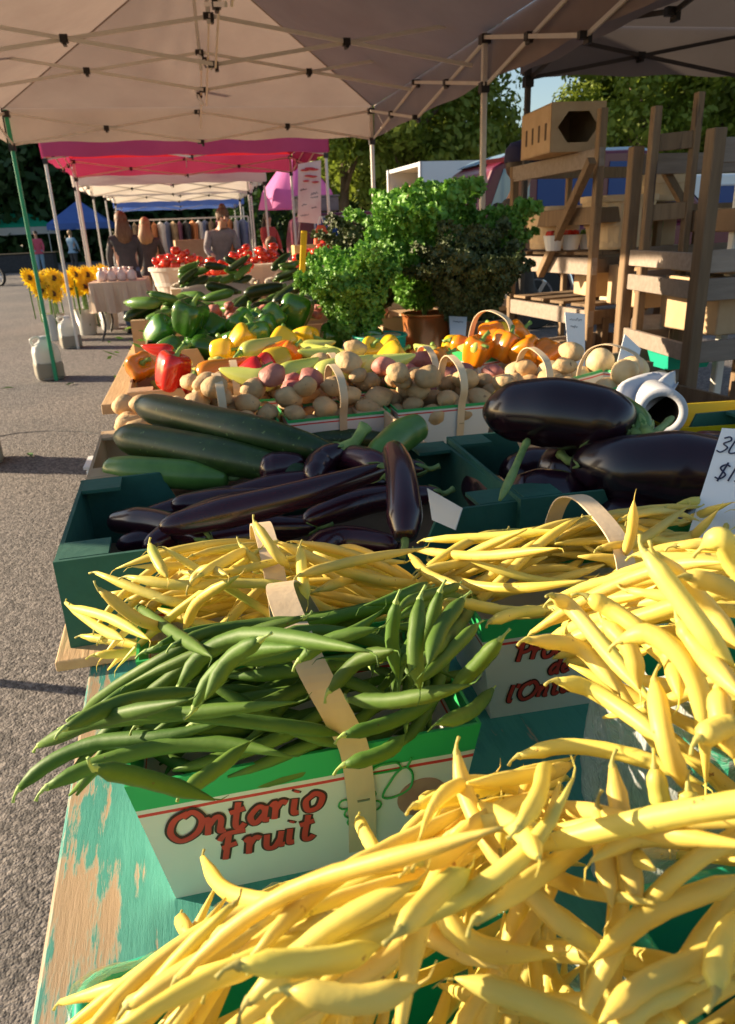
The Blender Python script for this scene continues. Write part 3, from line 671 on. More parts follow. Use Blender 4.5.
# ---------------------------------------------------------------- long fruit
def longfruit(name, P, prof, m, label, cat, group=None, stem=None, cal=None, n=20, sides=14, lumps=0):
    Q = spline(P, n); c = Q[n//2].copy(); rad = [float(np.interp(i/(n-1), [a for a, b in prof], [b for a, b in prof])) for i in range(n)]
    bm = bmesh.new(); tube(bm, [q-c for q in Q], rad, sides)
    o = mobj(name, bm, m, smooth=True, loc=c); tag(o, label, cat, group)
    subsurf(o, 1)
    d = (Q[-1]-Q[-2]).normalized(); e = Q[-1]-c; sd = d.orthogonal().normalized(); r = rad[-2]
    if cal:      # calyx leaves hugging the shoulder
        bm = bmesh.new(); w = d.cross(sd)
        for k in range(5):
            a = k*2*math.pi/5+.3; q = (sd*math.cos(a)+w*math.sin(a)); Lc = cal*rnd.uniform(.8,1.3)
            rr = float(np.interp(1-Lc/(Q[0]-Q[-1]).length, [a_ for a_, b in prof], [b for a_, b in prof]))
            p0, p1, p2 = e+d*.004, e+q*rr*.8-d*Lc*.35, e+q*(rr*1.06)-d*Lc
            tt = q.cross(d).normalized()
            v = [bm.verts.new(x) for x in (p0+tt*.003, p0-tt*.003, p1-tt*cal*.22, p2, p1+tt*cal*.22)]
            bm.faces.new(v)
        oo = mobj('calyx', bm, M['calyx'], o, smooth=True); so = oo.modifiers.new('t','SOLIDIFY'); so.thickness = .003; subsurf(oo, 1)
    if stem:
        bm = bmesh.new(); tube(bm, [e-d*.01, e+d*stem*.4, e+d*stem*.8+sd*stem*.2, e+d*stem+sd*stem*.3], [stem*.28, stem*.2, stem*.2, stem*.26], 7)
        mobj('stem', bm, M['calyx'], o, smooth=True)
    return o
def PT(lst): return [at(*p) for p in lst]
zp = [(0,.004),(.03,.020),(.1,.030),(.5,.031),(.85,.023),(.96,.017),(1,.012)]
def zprof(r): return [(a, b*r/.031) for a, b in zp]
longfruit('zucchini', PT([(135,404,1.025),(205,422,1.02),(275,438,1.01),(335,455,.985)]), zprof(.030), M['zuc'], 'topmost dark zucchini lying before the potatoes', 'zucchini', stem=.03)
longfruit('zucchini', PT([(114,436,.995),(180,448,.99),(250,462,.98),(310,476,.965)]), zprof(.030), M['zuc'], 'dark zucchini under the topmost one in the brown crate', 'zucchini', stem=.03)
longfruit('zucchini', PT([(104,468,.965),(150,472,.965),(230,478,.955)]), [(0,.004),(.06,.018),(.3,.024),(.8,.024),(1,.014)], M['zuclight'], 'shorter lighter zucchini with pale blunt end under the dark pair', 'zucchini', stem=.02)
for i, (x, y) in enumerate([(.0,1.24),(.10,1.30),(.20,1.34)]):
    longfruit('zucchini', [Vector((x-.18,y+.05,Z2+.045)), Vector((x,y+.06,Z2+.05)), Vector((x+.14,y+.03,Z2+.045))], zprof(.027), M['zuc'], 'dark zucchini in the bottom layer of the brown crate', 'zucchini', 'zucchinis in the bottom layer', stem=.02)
longfruit('zucchini', PT([(372,462,.985),(400,437,1.0),(424,424,1.01)][::-1]), [(0,.004),(.08,.022),(.4,.027),(.85,.024),(1,.014)], M['zuclight'], 'single mottled green zucchini leaning on potato basket', 'zucchini', stem=.02)
bm = bmesh.new(); longp = [(0,.005),(.05,.014),(.3,.021),(.7,.018),(.93,.013),(1,.009)]
longfruit('long_aubergine', PT([(158,528,.975),(230,512,.985),(310,492,.995),(388,468,1.005)]), longp, M['longegg'], 'long thin aubergine lying across the green crate', 'aubergine', cal=.03, stem=.03)
longfruit('long_aubergine', PT([(170,505,.95),(250,500,.95),(340,492,.955)]), longp, M['longegg'], 'long aubergine lying just behind the one across the crate', 'aubergine', stem=.02)
longfruit('long_aubergine', PT([(405,540,.985),(404,505,1.01),(400,470,1.03),(392,447,1.035)][::-1]), [(0,.006),(.06,.016),(.3,.0185),(.8,.021),(1,.012)], M['longegg'], 'upright long aubergine leaning at the end of the green crate', 'aubergine', stem=.02)
longfruit('long_aubergine', PT([(300,560,.93),(340,540,.93),(400,545,.93)]), longp, M['longegg'], 'long aubergine down against the crate front', 'aubergine')
longfruit('long_aubergine', PT([(180,545,.93),(250,535,.93),(330,520,.93)]), longp, M['longegg'], 'long aubergine deep in the green crate', 'aubergine')
longfruit('long_aubergine', PT([(320,470,.955),(350,458,.985),(392,470,.985)]), [(0,.006),(.06,.016),(.3,.020),(.8,.021),(1,.012)], M['longegg'], 'short aubergine end resting at the crate corner', 'aubergine')
fat = [(0,.006),(.04,.026),(.15,.046),(.4,.056),(.7,.050),(.92,.034),(1,.016)]
def fprof(r): return [(a, b*r/.056) for a, b in fat]
longfruit('small_aubergine', PT([(258,470,.975),(278,468,.975),(306,462,.98)]), fprof(.026), M['longegg'], 'small round aubergine between zucchinis and long aubergine', 'aubergine')
longfruit('small_aubergine', PT([(312,480,.975),(322,462,.985),(345,448,1.0)]), fprof(.022), M['longegg'], 'small stubby aubergine with its curved stem towards the zucchini', 'aubergine', cal=.02, stem=.045)
longfruit('aubergine', PT([(482,412,1.045),(540,412,1.05),(600,420,1.045),(632,432,1.035)]), fprof(.052), M['egg'], 'huge glossy dark aubergine lying on top of the fat ones', 'aubergine', cal=.045, stem=.03)
longfruit('aubergine', PT([(760,480,1.0),(690,470,1.0),(625,470,.995),(575,462,.99)]), fprof(.052), M['egg'], 'fat glossy aubergine next to the 3L price card', 'aubergine', cal=.04, stem=.03)
for i, (a, b) in enumerate([((505,500,.95),(590,495,.95)), ((540,468,.955),(600,480,.955)), ((590,530,.93),(700,515,.93)), ((470,480,.93),(520,520,.93))]):
    longfruit('aubergine', PT([a, tuple((p+q)/2 for p, q in zip(a, b)), b]), fprof([.042,.045,.045,.034][i]), M['egg'], ['dark aubergine under the huge one, above the yellow beans', 'aubergine hidden beneath the stalk end of the huge one', 'aubergine low behind the French basket beans', 'aubergine standing at the corner of the dark green crate'][i], 'aubergine', cal=.035 if i == 3 else 0)
longfruit('zucchini', PT([(592,400,1.03),(618,412,1.04),(645,432,1.035)]), [(0,.004),(.06,.019),(.4,.026),(.8,.025),(.94,.018),(1,.011)], M['zuclight'], 'bright green zucchini end behind the stalk of the huge aubergine', 'zucchini', cal=.03, stem=.04)
for k, (x0_, y0_, z0_, x1_, y1_, z1_) in enumerate(((-.14,.93,.93,.12,.90,.935),(-.12,1.02,.93,.16,1.03,.94),(-.10,.88,.94,.06,.99,.955),(.0,1.0,.955,.24,.99,.955),(.10,.90,.945,.30,.93,.95),(-.15,.98,.945,-.02,.86,.95),(.16,1.04,.95,.30,1.0,.965))):
    longfruit('long_aubergine', [Vector((x0_,y0_,z0_)), Vector(((x0_+x1_)/2,(y0_+y1_)/2+.012,(z0_+z1_)/2+.006)), Vector((x1_,y1_,z1_))], longp, M['longegg'], 'long dark aubergine of the lower layer in the green crate', 'aubergine', 'aubergines of the lower layer in the green crate', cal=.02, stem=.02)
for k, (x_, y_) in enumerate(((.46,.90),(.56,1.0),(.68,.93),(.80,1.02),(.50,1.03),(.84,.90))):
    longfruit('aubergine', [Vector((x_-.07,y_,.925)), Vector((x_,y_+.01,.93)), Vector((x_+.07,y_-.01,.925))], fprof(.040), M['egg'], 'fat dark aubergine of the lower layer in the dark green crate', 'aubergine', 'fat aubergines of the lower layer', cal=.03)
# loose pale stalks between the crates
for p, lb in (([(500,500,.99),(512,475,1.0),(522,452,1.01),(528,440,1.02)], 'limp green stalk hanging down the fat aubergines'), ([(628,440,1.02),(655,432,1.03),(672,418,1.03)], 'pale ribbed stalk by the paper roll')):
    Q = spline(PT(p), 10); c = Q[5].copy(); bm = bmesh.new()
    tube(bm, [q-c for q in Q], [.002,.005,.006,.006,.005,.005,.005,.005,.006,.004], 8); o = mobj('stalk', bm, M['calyx'], smooth=True, loc=c); tag(o, lb, 'stalk'); o.name = 'vegetable_stalk'
# dark green end panel + tag between the two crates
def card(name, corners, label, cat='price card', lines=(), scribble=(), m=None, th=.0016, group=None):
    """flat card through 4 world corners: tl, tr, br, bl"""
    tl, tr, br, bl = [Vector(c) for c in corners]; c = (tl+tr+br+bl)/4; X = (tr-tl).normalized(); Yv = (tl-bl).normalized(); N_ = X.cross(Yv).normalized()
    o = empty(name, c); tag(o, label, cat, group); bm = bmesh.new()
    f = [bm.verts.new(p-c) for p in (bl,br,tr,tl)]; g = [bm.verts.new(p-c-N_*th) for p in (bl,br,tr,tl)]
    bm.faces.new(f); bm.faces.new(g[::-1])
    for j in range(4): bm.faces.new((f[j], g[j], g[(j+1)%4], f[(j+1)%4]))
    mobj('card', bm, m or M['white'], o)
    W, H_ = (tr-tl).length, (tl-bl).length
    for text, fx, fy, size in lines: write('writing', text, tl-c+X*W*fx-Yv*H_*fy, X, Yv, size, size*.045, M['ink'], o)
    if scribble:
        bm = bmesh.new(); rs = random.Random(len(label))
        for fy, f0, f1, size in scribble:
            P = []; k = 16
            for i in range(k): P.append(tl-c+X*W*(f0+(f1-f0)*i/k)-Yv*H_*(fy+rs.uniform(-1,1)*size)+N_*.0008)
            tube(bm, spline(P, 60), W*.010, 5, flat=(N_, .2))
        mobj('writing', bm, M['ink'], o)
    return o
card('price_card', PT([(427,488,.99),(462,508,.985),(455,530,.96),(432,520,.96)]), 'small blank card stuck at the corner between the aubergine crates', lines=())
tlc = at(722,428,1.075); blc = at(676,572,.955); dx = (at(760,430,1.075)-tlc).normalized()
card('price_card', [tlc, tlc+dx*.085, blc+dx*.085+Vector((0,0,-.002)), blc], 'shaded white card reading 3L above the yellow beans', lines=[('3L', .0, .18, .021), ('$1.', .07, .38, .023)])
# ---------------------------------------------------------------- potatoes, onions
def potato_mesh(seed, r=.027, sx=1.25, sy=1, sz=.85, rough_=.10, name='potato'):
    r *= .88; bm = bmesh.new(); bmesh.ops.create_icosphere(bm, subdivisions=3, radius=r)
    for v in bm.verts:
        p = v.co/r; n_ = noise.noise(p*1.2+Vector((seed*7,0,0)))*rough_*1.8+noise.noise(p*3+Vector((0,seed*5,0)))*rough_*.5
        v.co = Vector((v.co.x*sx, v.co.y*sy, v.co.z*sz))*(1+n_)
    return bm
def round_pile(kind, mk, spots, hp, label, group, cat, r, seed, squash=.85, tries=4, cap=9):
    """drop copies of a few source meshes on the heap hp. spots=(cx,cy,rx,ry,count)"""
    rs = random.Random(seed); out = []
    srcs = mk if isinstance(mk, list) else [mk]
    cx_, cy_, rx, ry, n_ = spots
    for k in range(n_):
        best = None
        for _ in range(tries):
            while True:
                u, v = rs.uniform(-1,1), rs.uniform(-1,1)
                if u*u*u*u+v*v*v*v < 1: break
            x, y = cx_+u*rx, cy_+v*ry; h_ = hp.hmax(x, y, r*.5)
            if best is None or h_ < best[0]: best = (h_, x, y)
        if best[0] > cap: continue
        _, x, y = best; s = rs.uniform(.72,1.15); z = drop_ball(hp, x, y, r*s, squash)
        src = rs.choice(srcs); o = dup(src); place(o, (x,y,z), (rs.uniform(-.3,.3), rs.uniform(-.3,.3), rs.uniform(0,6.28)), s); o['label'] = label; o['group'] = group; o['category'] = cat; out.append(o)
    return out
PROTO = []
def proto(o): PROTO.append(o); return o
POT = [proto(mobj('potato', potato_mesh(i), M['potato'], smooth=True)) for i in range(4)]
RPOT = [proto(mobj('red_potato', potato_mesh(i+9, .026), M['redpotato'], smooth=True)) for i in range(2)]
ONI = [proto(mobj('tan_melon', potato_mesh(i+19, .036, 1, 1, .95, .04), M['onion'], smooth=True)) for i in range(2)]
hP = Heap(-.25,1.3,1.15,2.4, Z2+.06)
rows = [(.02,1.50),(.24,1.50),(.46,1.50),(.68,1.52)]
for i, (x, y) in enumerate(rows):
    basket('fruit_basket', (x,y-.05,Z2), rnd.uniform(-.05,.05), .205, .135, .10, ['printed basket of potatoes behind the topmost zucchini', 'printed basket of potatoes behind the brown crate corner', 'printed basket of potatoes with red fruit drawn on its face', 'printed basket of potatoes behind the huge aubergine'][i], m=M['till'], peak=.085, hx=rnd.uniform(-.01,.03), hw=.015)
bs2 = [(.06,1.66),(.28,1.66),(.50,1.66)]
for i, (x, y) in enumerate(bs2):
    basket('fruit_basket', (x,y,Z2), rnd.uniform(-.05,.05), .205, .135, .10, ['potato basket in the second row before the red pepper', 'potato basket in the second row before the lime peppers', 'second row potato basket holding red ones'][i], m=M['till'], peak=.075, hw=.015)
for x_, y_ in rows+bs2: hP.mound(x_,y_-.03,.10,.07, Z2+.045, Z2+.070)
for (x, y) in rows: round_pile('potato', POT, (x,y-.040,.098,.056,34), hP, 'tan potato heaped in the first row of potato baskets', 'potatoes in the first row of baskets', 'potato', .0225, int(x*100)+3, tries=7, cap=.958)
for i, (x, y) in enumerate(bs2): round_pile('potato', POT if i < 2 else RPOT, (x,y,.10,.060,30), hP, ['tan potato heaped in the second row of potato baskets']*2[i:i+1][0] if False else ('tan potato heaped in the second row of potato baskets' if i < 2 else 'red potato heaped in the second row'), 'potatoes in the second row of baskets' if i < 2 else 'red potatoes in the second row', 'potato', .0225, int(x*100)+5, tries=7, cap=.962)
for q, (x, y) in enumerate(((.16,1.50),(.40,1.52),(.58,1.55))): round_pile('m', RPOT, (x,y,.05,.04,4), hP, 'pinkish potato lying on top of the tan ones in the first row', 'pinkish potatoes on top of the first row', 'potato', .023, 300+q, tries=3)
for (x, y, n_) in ((-.14,1.52,5),(-.15,1.68,4)): round_pile('potato', POT, (x,y,.05,.06,n_), hP, 'loose tan potato at the plywood edge', 'loose potatoes at the plywood edge', 'potato', .028, int(y*100))
round_pile('m', ONI, (.80,1.66,.14,.06,6), hP, 'round tan muskmelon sized potato beside the handled basket' if False else 'big round tan potato behind the huge aubergine', 'big round potatoes behind the huge aubergine', 'potato', .034, 77, tries=12)
round_pile('m', RPOT, (.76,1.52,.07,.04,3), hP, 'red potato in the basket beside the leaning card', 'red potatoes beside the leaning card', 'potato', .025, 78, tries=12)
round_pile('m', ONI, (.92,1.50,.08,.06,5), hP, 'big round tan potato at the foot of the leaning card', 'big round potatoes by the leaning card', 'potato', .032, 79, tries=12)
basket('fruit_basket', (.87,1.50,Z2), .5, .20, .135, .10, 'potato basket with curved handle at the foot of the leaning card', peak=.075, hw=.015)
for o in ONI: o.name = 'big_potato'
# ---------------------------------------------------------------- peppers
def pepper(r, h, lobes, ph, m, name='bell_pepper', wav=.13):
    bm = bmesh.new(); n = 28
    def wob(a, z): return 1+wav*math.cos(lobes*a+ph)*(1 if z > -h*.5 else .7)+.03*math.sin(2*a+ph)
    prof = [(.15*r,-h*.50),(.45*r,-h*.53),(.72*r,-h*.46),(.86*r,-h*.25),(.97*r,.05*h),(1.0*r,.28*h),(.86*r,.46*h),(.55*r,.52*h),(.25*r,.44*h),(.08*r,.38*h)]
    lathe(bm, prof, n, wob=wob); o = mobj(name, bm, m, smooth=True); subsurf(o, 1)
    bm = bmesh.new(); tube(bm, [(0,0,h*.36),(.002,0,h*.46),(.006,.002,h*.62),(.016,.004,h*.74)], [r*.32,r*.16,r*.12,r*.16], 8); mobj('stem', bm, M['pepstem'], o, smooth=True)
    return proto(o)
def pointed(r, L, m, name='banana_pepper', bend=.2):
    bm = bmesh.new(); P = [Vector((0, bend*L*(t*t), L*(.5-t))) for t in [i/11 for i in range(12)]]
    tube(bm, P, [r*.5,r*.9,r,r*1.02,r*.98,r*.9,r*.82,r*.72,r*.6,r*.46,r*.3,r*.1], 12); o = mobj(name, bm, m, smooth=True); subsurf(o, 1)
    bm = bmesh.new(); tube(bm, [(0,0,L*.49),(0,0,L*.53),(.003,-.004,L*.6),(.006,-.01,L*.66)], [r*.42,r*.25,r*.18,r*.22], 7); mobj('stem', bm, M['pepstem'], o, smooth=True)
    return proto(o)
PR = pepper(.040,.085,3,0,M['pepred']); PO = pepper(.042,.08,4,.5,M['peporange']); PY = pepper(.042,.082,3,1,M['pepyellow']); PG = pepper(.052,.10,4,.2,M['pepgreen']); PG2 = pepper(.048,.11,3,.9,M['pepgreen'])
PL = pointed(.027,.125,M['peplime']); PRP = pointed(.026,.11,M['pepred'], 'pointed_pepper'); POP = pointed(.026,.11,M['peporange'], 'pointed_pepper')
def one(src, p, rot, s, label, cat, group=None):
    o = dup(src); place(o, p, rot, s); tag(o, label, cat, group); return o
hr = math.pi/2
crate('cardboard_crate', (.12,1.98,Z2), .03, .62, .36, .10, M['kraft'], 'kraft crate of red and lime peppers behind the potatoes')
crate('cardboard_crate', (.70,2.0,Z2), .0, .48, .36, .10, M['kraft'], 'kraft crate of orange peppers in front of the kale')
PP = [(PR,(172,372,1.00),(.2,.3,.5),1.05,'glossy red bell pepper at the near corner of the pepper crate'), (PO,(140,368,.985),(1.0,.3,.2),.9,'orange pepper beside the glossy red one at the crate edge'), (PRP,(158,352,.99),(hr,0,1.2),.9,'red pepper with curling green stem behind the glossy red one'),
 (POP,(222,372,1.0),(hr,0,-1.3),1.15,'orange pointed pepper lying right of the glossy red one'), (PL,(248,380,1.01),(hr,0,1.2),1.0,'pale lime pepper lying before the basket strap'), (PL,(300,372,1.01),(hr,.3,-1.0),1.0,'pale lime pepper whose tip touches the small red one'), (PR,(252,374,1.02),(1.0,.5,1.0),.75,'small bright red pepper among the potatoes'),
 (PR,(262,367,1.01),(1.2,.2,2.2),.7,'dull red pepper half hidden by the lime ones'), (PL,(345,372,1.01),(hr,0,-1.4),1.15,'long lime pepper behind the potato handle'), (PL,(385,368,1.01),(hr,.2,-1.7),1.1,'lime pepper beside the long one, pointing to the tub'), (PL,(262,350,1.0),(hr,0,-1.1),1.1,'fat lime pepper between two yellow ones'), (PY,(242,338,1.0),(.8,.4,1.0),.9,'golden pepper at the back of the pepper crate'),
 (PY,(282,342,1.0),(1.0,.4,2.0),.9,'golden pepper behind the long lime one'), (PY,(305,338,1.0),(.9,1.4,.3),.9,'amber pepper beside the golden one at the back'), (PY,(222,350,.985),(hr,0,1.2),.8,'flat amber pepper behind the orange pointed one'), (PO,(290,355,.99),(.5,.4,.8),.8,'burnt orange pepper in the middle of the crate'), (PL,(320,358,.995),(hr,0,1.5),.9,'small lime pepper before the kale tub'),
 (PY,(370,352,.99),(.8,.1,.1),.8,'yellow green pepper at the green pail'), (PL,(215,368,.98),(hr,.2,.3),.8,'lime pepper tucked under the orange pointed one'), (PY,(392,358,.995),(.9,.5,1.1),.85,'yellow pepper in front of the copper tub'), (PL,(425,355,1.0),(hr,.5,.4),.9,'lime pepper right before the copper tub'), (PO,(440,362,1.0),(.6,.5,.4),.75,'orange green pepper beside the white tall card')]
for s_, p, ro, k, lb in PP: one(s_, at(*p), ro, k, lb, 'pepper')
rs = random.Random(5); hQ = Heap(-.3,1.2,1.6,2.4, Z2+.03)
for k in range(26):
    x, y = rs.uniform(-.12,.40), rs.uniform(1.86,2.1); s_ = rs.choice([PL,PL,PR,PO,PY]); z = drop_ball(hQ, x, y, .036)
    if z > 1.0: continue
    one(s_, (x,y,z-.01), (rs.uniform(.6,2), rs.uniform(-1,1), rs.uniform(0,6)), .9, 'pepper of the lower layer in the mixed pepper crate', 'pepper', 'peppers of the lower layer')
for k in range(30):
    x, y = rs.uniform(.58,.92), rs.uniform(1.86,2.08); z = hQ.hmax(x, y, .02)+.03
    if z > .985: continue
    drop_ball(hQ, x, y, .040)
    one(rs.choice([PO,PO,POP,PY]), (x,y,z), (rs.uniform(.3,1.2), rs.uniform(-.6,.6), rs.uniform(0,6)), 1.0, 'glossy orange pepper heaped round the handled basket', 'pepper', 'orange peppers heaped before the kale')
basket('fruit_basket', (.76,1.93,Z2), .4, .21, .14, .12, 'green rimmed basket of orange peppers with a round handle', peak=.095, hw=.018)
for k, (p, ro) in enumerate((((478,352,.985),(.3,.2,.1)),((505,347,.995),(.5,.1,1.4)),((525,352,.985),(1.1,.4,.6)),((492,338,1.0),(.4,.5,2.0)),((545,356,.975),(1.2,.3,2.0)),((515,336,.99),(.8,.3,.9)))):
    one(PO, at(*p), ro, .95, ['orange pepper left of the round handle','orange pepper seen through the round handle','orange pepper right of the round handle','orange pepper behind the round handle','orange pepper at the end of the handled basket','orange pepper highest behind the round handle'][k], 'pepper')
hQ2 = Heap(-.3,1.3,1.6,2.4, Z2+.05)
for k in range(70):
    x, y = rs.uniform(-.10,.88), rs.uniform(1.84,2.14); z = hQ2.hmax(x, y, .03)+.026
    if z > .995: continue
    drop_ball(hQ2, x, y, .036)
    one(rs.choice([PL,PL,PRP,PY,POP,POP,PO] if x < .5 else [PO,POP,PY,PL]), (x,y,z), (rs.uniform(1.2,1.9), rs.uniform(-.4,.4), rs.uniform(0,6.28)), .85, 'mixed colour pepper filling the two pepper crates', 'pepper', 'peppers filling the crates')
# green bell pepper row
crate('cardboard_crate', (.22,2.50,Z2-.014), .02, .80, .34, .13, M['kraft'], 'kraft crate of green bell peppers')
hG = Heap(-.3,1.2,2.2,4.4, TZ+.08)
GP = [((190,318,1.05),(.4,.2,.3),1.1,'green bell pepper at the crate corner, lit on top'), ((160,332,1.0),(.9,.1,1.0),1.0,'green bell pepper hanging at the near crate corner'), ((296,312,1.05),(.2,.3,.5),1.1,'upright shiny green pepper in the middle of the row'), ((272,318,1.04),(.7,.6,.8),.9,'green pepper leaning on the shiny upright one'), ((240,325,1.02),(1.2,.2,.4),.95,'green pepper lying on its side in the row'), ((212,330,1.0),(1.2,.2,2.4),.95,'dark green pepper between corner and middle')]
for p, ro, k, lb in GP: one(PG if len(lb) % 2 else PG2, at(*p), ro, k, lb, 'pepper')
for k in range(22):
    x, y = rs.uniform(-.12,.55), rs.uniform(2.38,2.62); z = drop_ball(hG, x, y, .048)
    if z > 1.04: continue
    one(rs.choice([PG,PG2]), (x,y,z-.01), (rs.uniform(0,1.5), rs.uniform(-.6,.6), rs.uniform(0,6)), .95, 'green bell pepper bedded in the green pepper crate', 'pepper', 'green peppers bedded in the crate')
boards_table('market_table', -.31,1.35,2.25,4.3, TZ-.001, .03, M['ply'], 'plywood table carrying the green peppers and kale')
crate('cardboard_crate', (.30,2.95,TZ), .0, .95, .36, .13, M['kraft'], 'kraft crate of small red potatoes behind the green peppers')
hG.mound(.3,2.95,.45,.2, TZ+.1, TZ+.15)
round_pile('m', RPOT, (.30,2.95,.42,.15,44), hG, 'small red potato in the crate behind the green peppers', 'red potatoes behind the green peppers', 'potato', .030, 91)
crate('cardboard_crate', (.22,3.50,TZ), .0, 1.0, .46, .13, M['kraft'], 'kraft crate of green zucchinis behind the red potatoes')
def zuc_src(m, L=.17, r=.024, name='zucchini'):
    L, r = L*.85, r*.85
    bm = bmesh.new(); tube(bm, [Vector((L*(t-.5), .01*math.sin(t*3), 0)) for t in [i/9 for i in range(10)]], [r*.3,r*.85,r,r*1.02,r*1.02,r,r*.98,r*.9,r*.7,r*.5], 10)
    o = mobj(name, bm, m, smooth=True); bm = bmesh.new(); tube(bm, [(L*.49,0,0),(L*.6,0,.002)], [r*.4,r*.35], 6); mobj('stem', bm, M['calyx'], o); return proto(o)
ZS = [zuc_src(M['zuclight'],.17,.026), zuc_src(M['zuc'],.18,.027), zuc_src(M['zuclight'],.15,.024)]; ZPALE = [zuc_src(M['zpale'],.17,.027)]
def zuc_pile(srcs, spot, hp, label, group, r, seed, n_):
    rs = random.Random(seed); cx_, cy_, rx, ry = spot
    for k in range(n_):
        best = None
        for _ in range(5):
            x, y = cx_+rs.uniform(-rx,rx), cy_+rs.uniform(-ry,ry); yaw = rs.uniform(-.7,.7)+rs.choice([0,0,math.pi]); L = .15
            P = hp.rest([Vector((x+a*L/2*math.cos(yaw), y+a*L/2*math.sin(yaw), 0)) for a in (-1,-.5,0,.5,1)], r, slope=.6)
            if best is None or P[2].z < best[0]: best = (P[2].z, P, yaw)
        _, P, yaw = best; hp.put(P, r); d = (P[-1]-P[0]); o = dup(rs.choice(srcs))
        place(o, P[2], (0, -math.atan2(d.z, math.hypot(d.x, d.y)), yaw), rs.uniform(.9,1.15)); tag(o, label, 'zucchini', group)
hG.mound(.12,3.50,.42,.25, TZ+.08, TZ+.12)
zuc_pile(ZS, (.12,3.48,.36,.18), hG, 'green zucchini heaped in the kraft crate behind the peppers', 'zucchinis heaped behind the green peppers', .025, 61, 30)
zuc_pile(ZPALE, (.62,3.45,.10,.14), hG, 'pale green zucchini beside the yellow sign holder', 'pale zucchinis beside the yellow holder', .025, 62, 9)
zuc_pile([ZS[1]], (.40,3.3,.14,.10), hG, 'dark zucchini in the heap behind upright green pepper', 'dark zucchinis behind the upright pepper', .026, 63, 5)
# ---------------------------------------------------------------- kale in tubs
def kale_leaf(L, Wd, seed, curl):
    """one curly leaf: a rib arching towards +X, its blade a dense ruffle of crinkled lobes"""
    rs_ = random.Random(seed); bm = bmesh.new(); rib = []
    for i in range(12):
        t = i/11; a = curl*t*t; rib.append(Vector((L*t*math.sin(a*.7), 0, L*t*math.cos(a*.7))))
    tube(bm, rib, [.0045*(1-.8*i/11) for i in range(12)], 5)
    for k in range(210):
        t = rs_.uniform(.10, 1.0); q = spline(rib, 23)[int(t*22)]; a = curl*t*t*1.2
        T_ = Vector((math.sin(a), 0, math.cos(a))); Nn = Vector((math.cos(a), 0, -math.sin(a)))
        w = Wd*(math.sin(min(1,max(0,(t-.05)/.95))**.8*math.pi)**.5*.5+.04); u = rs_.choice((-1,1))*rs_.random()**.55
        p = q+Vector((0,u*w,0))+Nn*(-abs(u)*w*.25+rs_.gauss(0,.010))
        r_ = rs_.uniform(.009,.017)*(.7+.5*abs(u)); n_ = (Nn+Vector((rs_.gauss(0,.6),u*.7+rs_.gauss(0,.4),rs_.gauss(0,.6)))).normalized(); A_ = n_.orthogonal().normalized(); B_ = n_.cross(A_)
        ph = rs_.random()*6; m_ = rs_.choice((3,4,5)); prev = None; S = 14; c0 = bm.verts.new(p); rings = []
        for rr, am in ((.5,.12),(.85,.32),(1.0,.55)):
            rings.append([bm.verts.new(p+(A_*math.cos(h)+B_*math.sin(h))*r_*rr*(1+.10*math.sin(7*h+ph))+n_*r_*am*(math.sin(m_*h+ph)+.35*math.sin(9*h))) for h in [2*math.pi*j/S for j in range(S)]])
        for j in range(S): bm.faces.new((c0, rings[0][j], rings[0][(j+1)%S]))
        for x, y in zip(rings, rings[1:]):
            for j in range(S): bm.faces.new((x[j], y[j], y[(j+1)%S], x[(j+1)%S]))
    return bm
KL = {}
for key, m in (('g', M['kaleg']), ('d', M['kaled'])):
    for s_ in range(5):
        me = bpy.data.meshes.new('kale_leaf'); bm = kale_leaf(.40, .17, s_+(20 if key == 'd' else 0), .25+.10*s_); bm.to_mesh(me); bm.free()
        for p in me.polygons: p.use_smooth = True
        me.materials.append(m); KL[key, s_] = me
def kale(loc, kind, h, spread, n_, label, lean=(0,0), seed=0):
    e = empty('kale_bunch', loc); tag(e, label, 'kale'); rs_ = random.Random(seed)
    for k in range(n_):
        o = bpy.data.objects.new('leaf', KL[kind, rs_.randrange(5)]); link(o, e)
        q = (k+.5)/n_; az = k*2.399+rs_.uniform(-.2,.2); tilt = spread*math.sqrt(q)
        s = h/.40*rs_.uniform(.85,1.08)*(1-.18*q)
        o.location = (.03*math.cos(az)*q, .03*math.sin(az)*q, 0); o.rotation_euler = (Matrix.Rotation(az, 3, 'Z') @ Matrix.Rotation(tilt, 3, 'Y') @ Matrix.Rotation(rs_.uniform(-.5,.5), 3, 'Z')).to_euler(); o.scale = (s,)*3
    bm = bmesh.new()
    for k in range(n_):
        az = k*2.4; tube(bm, [(.012*math.cos(az),.012*math.sin(az),-.12),(.02*math.cos(az),.02*math.sin(az),0),(.04*math.cos(az),.04*math.sin(az),.07)], [.004,.004,.003], 5)
    mobj('stalk', bm, M['gstem'], e, smooth=True)
    e.rotation_euler = (lean[1], lean[0], 0); e.location.z -= .045; return e
KZ = TZ+.10
kale(at(360,330,.99), 'g', .35, .42, 20, 'deep green curly kale bunch, the lowest, at the near end of the row', (-.10,0), 1)
kale(atY(378,300,2.80), 'd', .40, .24, 13, 'dark curly kale bunch behind the lowest green one', (-.06,0), 2)
kale(atY(424,300,2.6), 'g', .50, .22, 18, 'tallest bright green kale bunch in the middle', (-.02,.0), 3)
kale(atY(468,318,2.42), 'd', .37, .50, 26, 'dark crinkled kale bunch in front, above the white card', (.05,0), 4)
kale(atY(480,292,2.75), 'g', .43, .22, 14, 'green kale bunch beside the canopy pole', (.10,0), 5)
